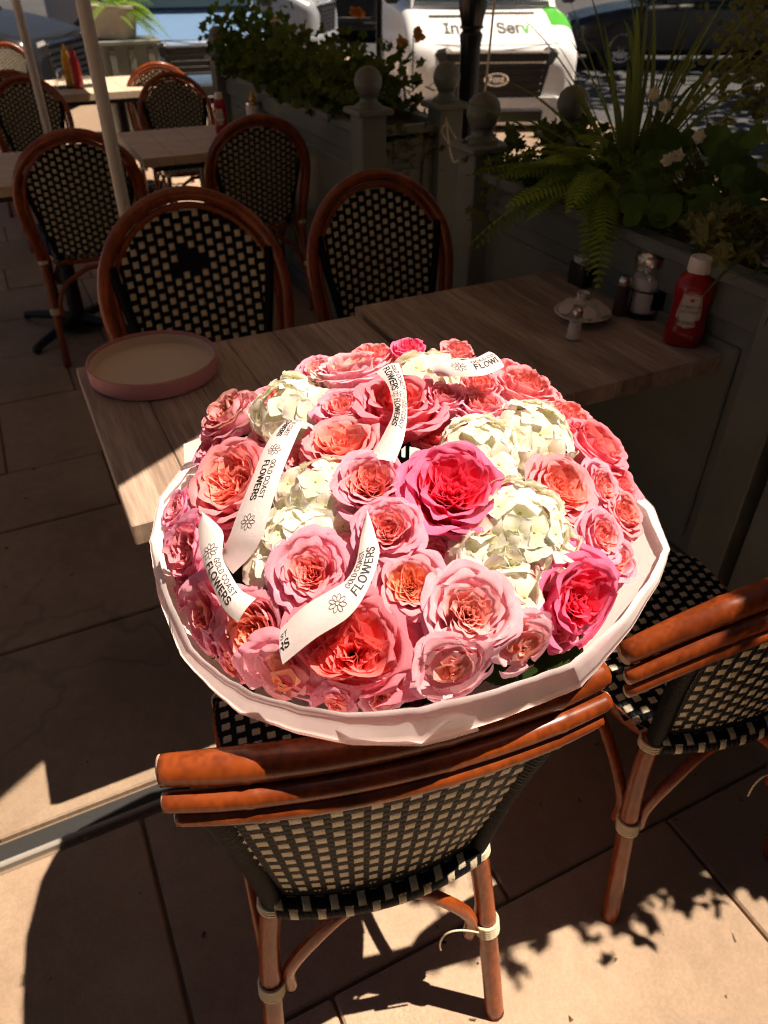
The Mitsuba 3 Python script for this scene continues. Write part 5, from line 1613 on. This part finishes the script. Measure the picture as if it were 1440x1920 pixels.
def vehicle(kind, label, cat, pos, heading, paint, L, W, zroof, hood, street=-0.2, grille=True, badge=False, sedan=False):
    """Front centre at pos, facing along heading (degrees). hood: (height at the nose, at the windscreen's foot, its length)."""
    t = thing(kind, label, cat)
    R = rotz(math.radians(heading - 90))
    o = (pos[0], pos[1], street)
    hw = W / 2
    h0, h1, hl = hood
    A = lambda m: xf(m, R, o)
    S = [(hw * 0.80, 0.30, h0 - 0.20, 0.0, 0.14), (hw * 0.93, 0.24, h0 - 0.05, -0.07, 0.16), (hw * 0.985, 0.22, h0 + 0.01, -0.22, 0.15), (hw, 0.22, (h0 + h1) / 2 + 0.015, -hl * 0.55, 0.14), (hw, 0.22, h1, -hl, 0.12), (hw, 0.22, h1 + 0.04, -hl - 1.0, 0.12), (hw, 0.24, h1 + 0.04, -L + 0.6, 0.12), (hw * 0.96, 0.28, h1, -L + 0.08, 0.14), (hw * 0.88, 0.36, h1 - 0.1, -L, 0.14)]
    put('body', A(loft(smooth_rings(S, 40))), paint, t, 38)
    ws = 0.62 if not sedan else 0.8
    rear = -L + (0.12 if not sedan else 0.9)
    G = [(hw * 0.90, h1 - 0.10, h1 + 0.02, -hl + 0.02, 0.05), (hw * 0.86, h1 - 0.10, h1 + (zroof - h1) * 0.55, -hl - ws * 0.5, 0.10), (hw * 0.79, h1 - 0.1, zroof - 0.03, -hl - ws, 0.12), (hw * 0.78, h1 - 0.1, zroof, -hl - ws - 0.5, 0.12), (hw * 0.78, h1 - 0.1, zroof - 0.02, rear - 0.0, 0.12), (hw * 0.74, h1 - 0.1, h1 + (zroof - h1) * 0.6, rear - 0.08 if not sedan else rear - 0.5, 0.1)]
    put('cabin', A(loft(smooth_rings(G, 34))), paint, t, 38)

    def wp(k, f):                                                   # a point of the windscreen's plane, k up, f across
        q = [(0.84, h1 + 0.03, -hl - 0.02), (0.72, zroof - 0.10, -hl - ws * 0.93)]
        w = q[0][0] * (1 - k) + q[1][0] * k
        bow = 0.06 * (1 - f * f)
        return (f * w * hw, q[0][2] * (1 - k) + q[1][2] * k + bow + 0.05, q[0][1] * (1 - k) + q[1][1] * k + 0.035)
    V = np.array([[wp(k, f) for f in np.linspace(-1, 1, 9)] for k in np.linspace(0, 1, 5)])
    put('windscreen', A((V.reshape(-1, 3), grid_faces(5, 9))), 'm_car_glass', t, True)
    for s in (-1, 1):
        y0, y1 = -hl - 0.18, rear - 0.05 if not kind.endswith('van') else -hl - 1.25
        zb, zt_ = h1 + 0.06, zroof - 0.12
        sw = lambda z: s * hw * (0.915 - 0.125 * np.clip((z - h1) / (zroof - h1), 0, 1)) + s * 0.012
        n0 = 3 if not kind.endswith('van') else 1
        for i in range(n0):
            a = y0 + (y1 - y0) * (i + 0.03) / n0; b = y0 + (y1 - y0) * (i + 0.95) / n0
            top0 = a - (0.42 if i == 0 else 0.0)
            v = np.array([(sw(zb), a, zb), (sw(zb), b, zb), (sw(zt_), b, zt_), (sw(zt_), top0, zt_)])
            put('side_window', A((v, np.array([[0, 1, 2], [0, 2, 3]]))), 'm_car_glass', t)
        mz = h1 + 0.10
        put('wing_mirror', A(box(0.16, 0.10, 0.13, (s * (hw + 0.09), -hl - 0.22, mz), 0.03)), 'm_car_trim', t)
        # headlamp, wrapped round the corner
        hx = hw * 0.70
        hm = box(0.36, 0.10, 0.17, (0, 0, 0), 0.035, rotz(-s * 0.5) @ np.array(trimesh.transformations.rotation_matrix(s * 0.22, [0, 1, 0])[:3, :3]))
        hd = put('headlight', A(xf(hm, None, (s * hx, -0.085, h0 - 0.16))), 'm_car_trim', t)
        for j, dx in enumerate((-0.07, 0.07)):
            put('lens', A(xf(tm(trimesh.creation.icosphere(2, 1.0)), np.diag([0.060, 0.035, 0.055]), (s * (hx - 0.02) + dx, -0.040 - abs(hx + s * dx - 0.3) * 0.10, h0 - 0.155 + s * dx * 0.2))), 'm_lamp', hd, True)
        put('rim_strip', A(tube([(s * (hx - 0.20), -0.005, h0 - 0.24), (s * (hx + 0.0), -0.035, h0 - 0.250), (s * (hx + 0.17), -0.15, h0 - 0.20)], 0.010, 6, 10)), 'm_lamp', hd, True)
        put('fog_lamp', A(xf(tm(trimesh.creation.icosphere(1, 1.0)), np.diag([0.09, 0.03, 0.05]), (s * hw * 0.68, -0.035, 0.42))), 'm_car_trim', t, True)
        for y in (-0.85, -L + 0.85):
            wl = put('wheel', A(xf(lathe([(0.16, -0.09), (0.30, -0.10), (0.335, -0.07), (0.335, 0.07), (0.30, 0.10), (0.16, 0.09)], 32), frame_of([1.0, 0, 0]), (s * (hw - 0.10), y, 0.335))), 'm_rubber', t, 40)
            put('rim', A(xf(lathe([(0.0, 0.055), (0.06, 0.07), (0.20, 0.075), (0.215, 0.10), (0.20, 0.102), (0.19, 0.02), (0.0, 0.01)], 32), frame_of([s * 1.0, 0, 0]), (s * (hw - 0.10), y, 0.335))), 'm_lamp', wl, 40)
            put('spokes', A(join([xf(box(0.035, 0.17, 0.03, (0, 0.11, 0.085), 0.006, None), frame_of([s * 1.0, 0, 0]) @ rotz(q * 2 * PI / 5), (s * (hw - 0.10), y, 0.335)) for q in range(5)])), 'm_steel', wl, None, None, 'stuff')
            put('wheel_arch', A(xf(lathe([(0.335, -0.02), (0.41, 0.0), (0.42, 0.02), (0.335, 0.025)], 32), frame_of([s * 1.0, 0, 0]), (s * (hw - 0.012), y, 0.345))), 'm_car_trim', t, 40)
    if grille:
        gw, gz0, gz1 = hw * 0.62, h0 - 0.60, h0 - 0.10
        gr = put('grille', A(loft([[(x * gw * k, y, (gz0 + gz1) / 2 + z * (gz1 - gz0) / 2 * k) for x, z in ((1, 0.75), (0.85, 1), (-0.85, 1), (-1, 0.75), (-0.84, -0.8), (-0.74, -1), (0.74, -1), (0.84, -0.8))] for y, k in ((-0.06, 1.05), (0.012, 1.0), (0.016, 0.93))])), 'm_car_trim', t)
        for j in range(7):
            z = gz0 + (gz1 - gz0) * (j + 0.8) / 8
            put('slat', A(box(gw * (1.62 + 0.03 * j), 0.012, 0.018, (0, 0.022, z), 0.004)), 'm_steel' if badge and j in (0, 6) else 'm_gloss_black', gr)
        put('chrome_bar', A(box(gw * 1.9, 0.03, 0.022, (0, 0.022, gz1 + 0.015), 0.007)), 'm_chrome', gr)
        put('chrome_bar', A(box(gw * 1.55, 0.03, 0.018, (0, 0.022, gz0 - 0.012), 0.006)), 'm_chrome', gr)
    put('bumper', A(loft(smooth_rings([(hw * 0.74, 0.25, 0.50, 0.035, 0.05), (hw * 0.92, 0.25, 0.50, -0.04, 0.05), (hw * 1.0, 0.25, 0.50, -0.20, 0.05), (hw * 1.005, 0.25, 0.48, -0.40, 0.05)], 10))), paint, t, 38)
    put('panel_gap', A(join([tube([(-hw * 0.74, -0.10, h0 - 0.03), (0, -0.045, h0 - 0.035), (hw * 0.74, -0.10, h0 - 0.03)], 0.005, 5, 16)] + [tube([(s * hw * 0.86, -0.30, h0 + 0.0), (s * hw * 0.88, -hl * 0.9, h1 - 0.02)], 0.005, 5, 8) for s in (-1, 1)])), 'm_car_trim', t, None, None, 'stuff')
    put('lower_intake', A(box(hw * 1.15, 0.03, 0.12, (0, 0.040, 0.34), 0.02)), 'm_car_trim', t)
    if badge:
        bz = (gz0 + gz1) / 2 + 0.03
        e = lambda k, y0, y1: A(xf(lathe([(0, y0), (1, y0), (1, y1), (0, y1)], 40), np.array([[0.125 * k, 0, 0], [0, 0, 1], [0, 0.058 * k, 0]]), (0, 0, bz)))
        em = put('emblem', e(1.0, 0.020, 0.036), 'm_chrome', t, 30)
        put('field', e(0.86, 0.03, 0.0385), 'm_emblem_blue', em, 30)
        m = text_mesh('Ford', 0.05, 0.002, True); v = np.array(m.vertices); v[:, 0] -= (v[:, 0].max() + v[:, 0].min()) / 2
        put('script', A((np.stack([-v[:, 0], 0.0385 + v[:, 2], bz - 0.022 + v[:, 1]], 1), np.array(m.faces)[:, ::-1])), 'm_chrome', em)
    return t, A, S


HD = -63.5
wv = at_depth(932, 118, 7.4)
wt, WA, WS = vehicle('delivery_van', 'white delivery van with green marks and oval grille badge behind the lamp post', 'van', wv, -86, 'm_car_white', 4.8, 1.74, 1.86, (0.98, 1.20, 0.95), badge=True)


def hood_z(y, h0=0.98, h1=1.20, hl=0.95):
    q = spline(np.array([(r[3], r[2]) for r in WS]), 200)
    return np.interp(-y, -q[:, 0], q[:, 1])


for txt, x0, h in (('In', 0.50, 0.085), ('Ser', -0.04, 0.085), ('v', -0.295, 0.085)):
    m = text_mesh(txt, h, 0.002, True).subdivide_to_size(0.04)
    v = np.array(m.vertices)
    x, y = x0 - v[:, 0] * 1.35, -0.30 - v[:, 1] * 2.3
    put('lettering', WA((np.stack([x, y, hood_z(y) + 0.004 + v[:, 2]], 1), np.array(m.faces))), 'm_decal_green' if txt == 'v' else 'm_ink', wt)
for (x0, x1, y0, y1, b_) in ((0.62, 0.20, -0.62, -0.69, 'm_ink'), (0.02, -0.50, -0.70, -0.77, 'm_ink'), (-0.62, -0.84, -0.45, -0.95, 'm_decal_green')):
    X, Y = np.meshgrid(np.linspace(x0, x1, 8), np.linspace(y0, y1, 6), indexing='ij')
    Z = hood_z(Y) + 0.004 - 0.10 * np.clip((np.abs(X) - 0.72) / 0.2, 0, 1) ** 2
    put('stripe', WA((np.stack([X, Y, Z], -1).reshape(-1, 3), grid_faces(8, 6))), b_, wt)

c = at_depth(395, 72, 8.8)
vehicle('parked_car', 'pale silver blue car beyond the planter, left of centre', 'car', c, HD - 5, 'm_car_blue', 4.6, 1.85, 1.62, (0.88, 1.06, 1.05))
c = at_depth(612, 40, 13.2)
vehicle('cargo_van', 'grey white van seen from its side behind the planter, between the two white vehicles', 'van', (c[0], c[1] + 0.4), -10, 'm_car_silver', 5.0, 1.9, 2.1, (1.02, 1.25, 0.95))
c = at_depth(655, 8, 16.5)
vehicle('dark_truck', 'dark truck front left of the white van, behind the orange blossom', 'truck', c, -88, 'm_car_black', 5.0, 1.95, 1.9, (1.1, 1.28, 1.2))
c = at_depth(120, 60, 8.6)
vehicle('black_car', 'glossy black car at the upper left, beyond the far pale pole', 'car', (c[0], c[1]), HD + 60, 'm_car_black', 4.7, 1.9, 1.75, (0.95, 1.12, 1.1))
c = at_depth(1062, 60, 13.6)
vehicle('black_sedan', 'black sedan at the upper right, seen past the spiky plant', 'car', (c[0], c[1]), 176, 'm_car_black', 4.6, 1.85, 1.45, (0.78, 0.95, 1.2), sedan=True)
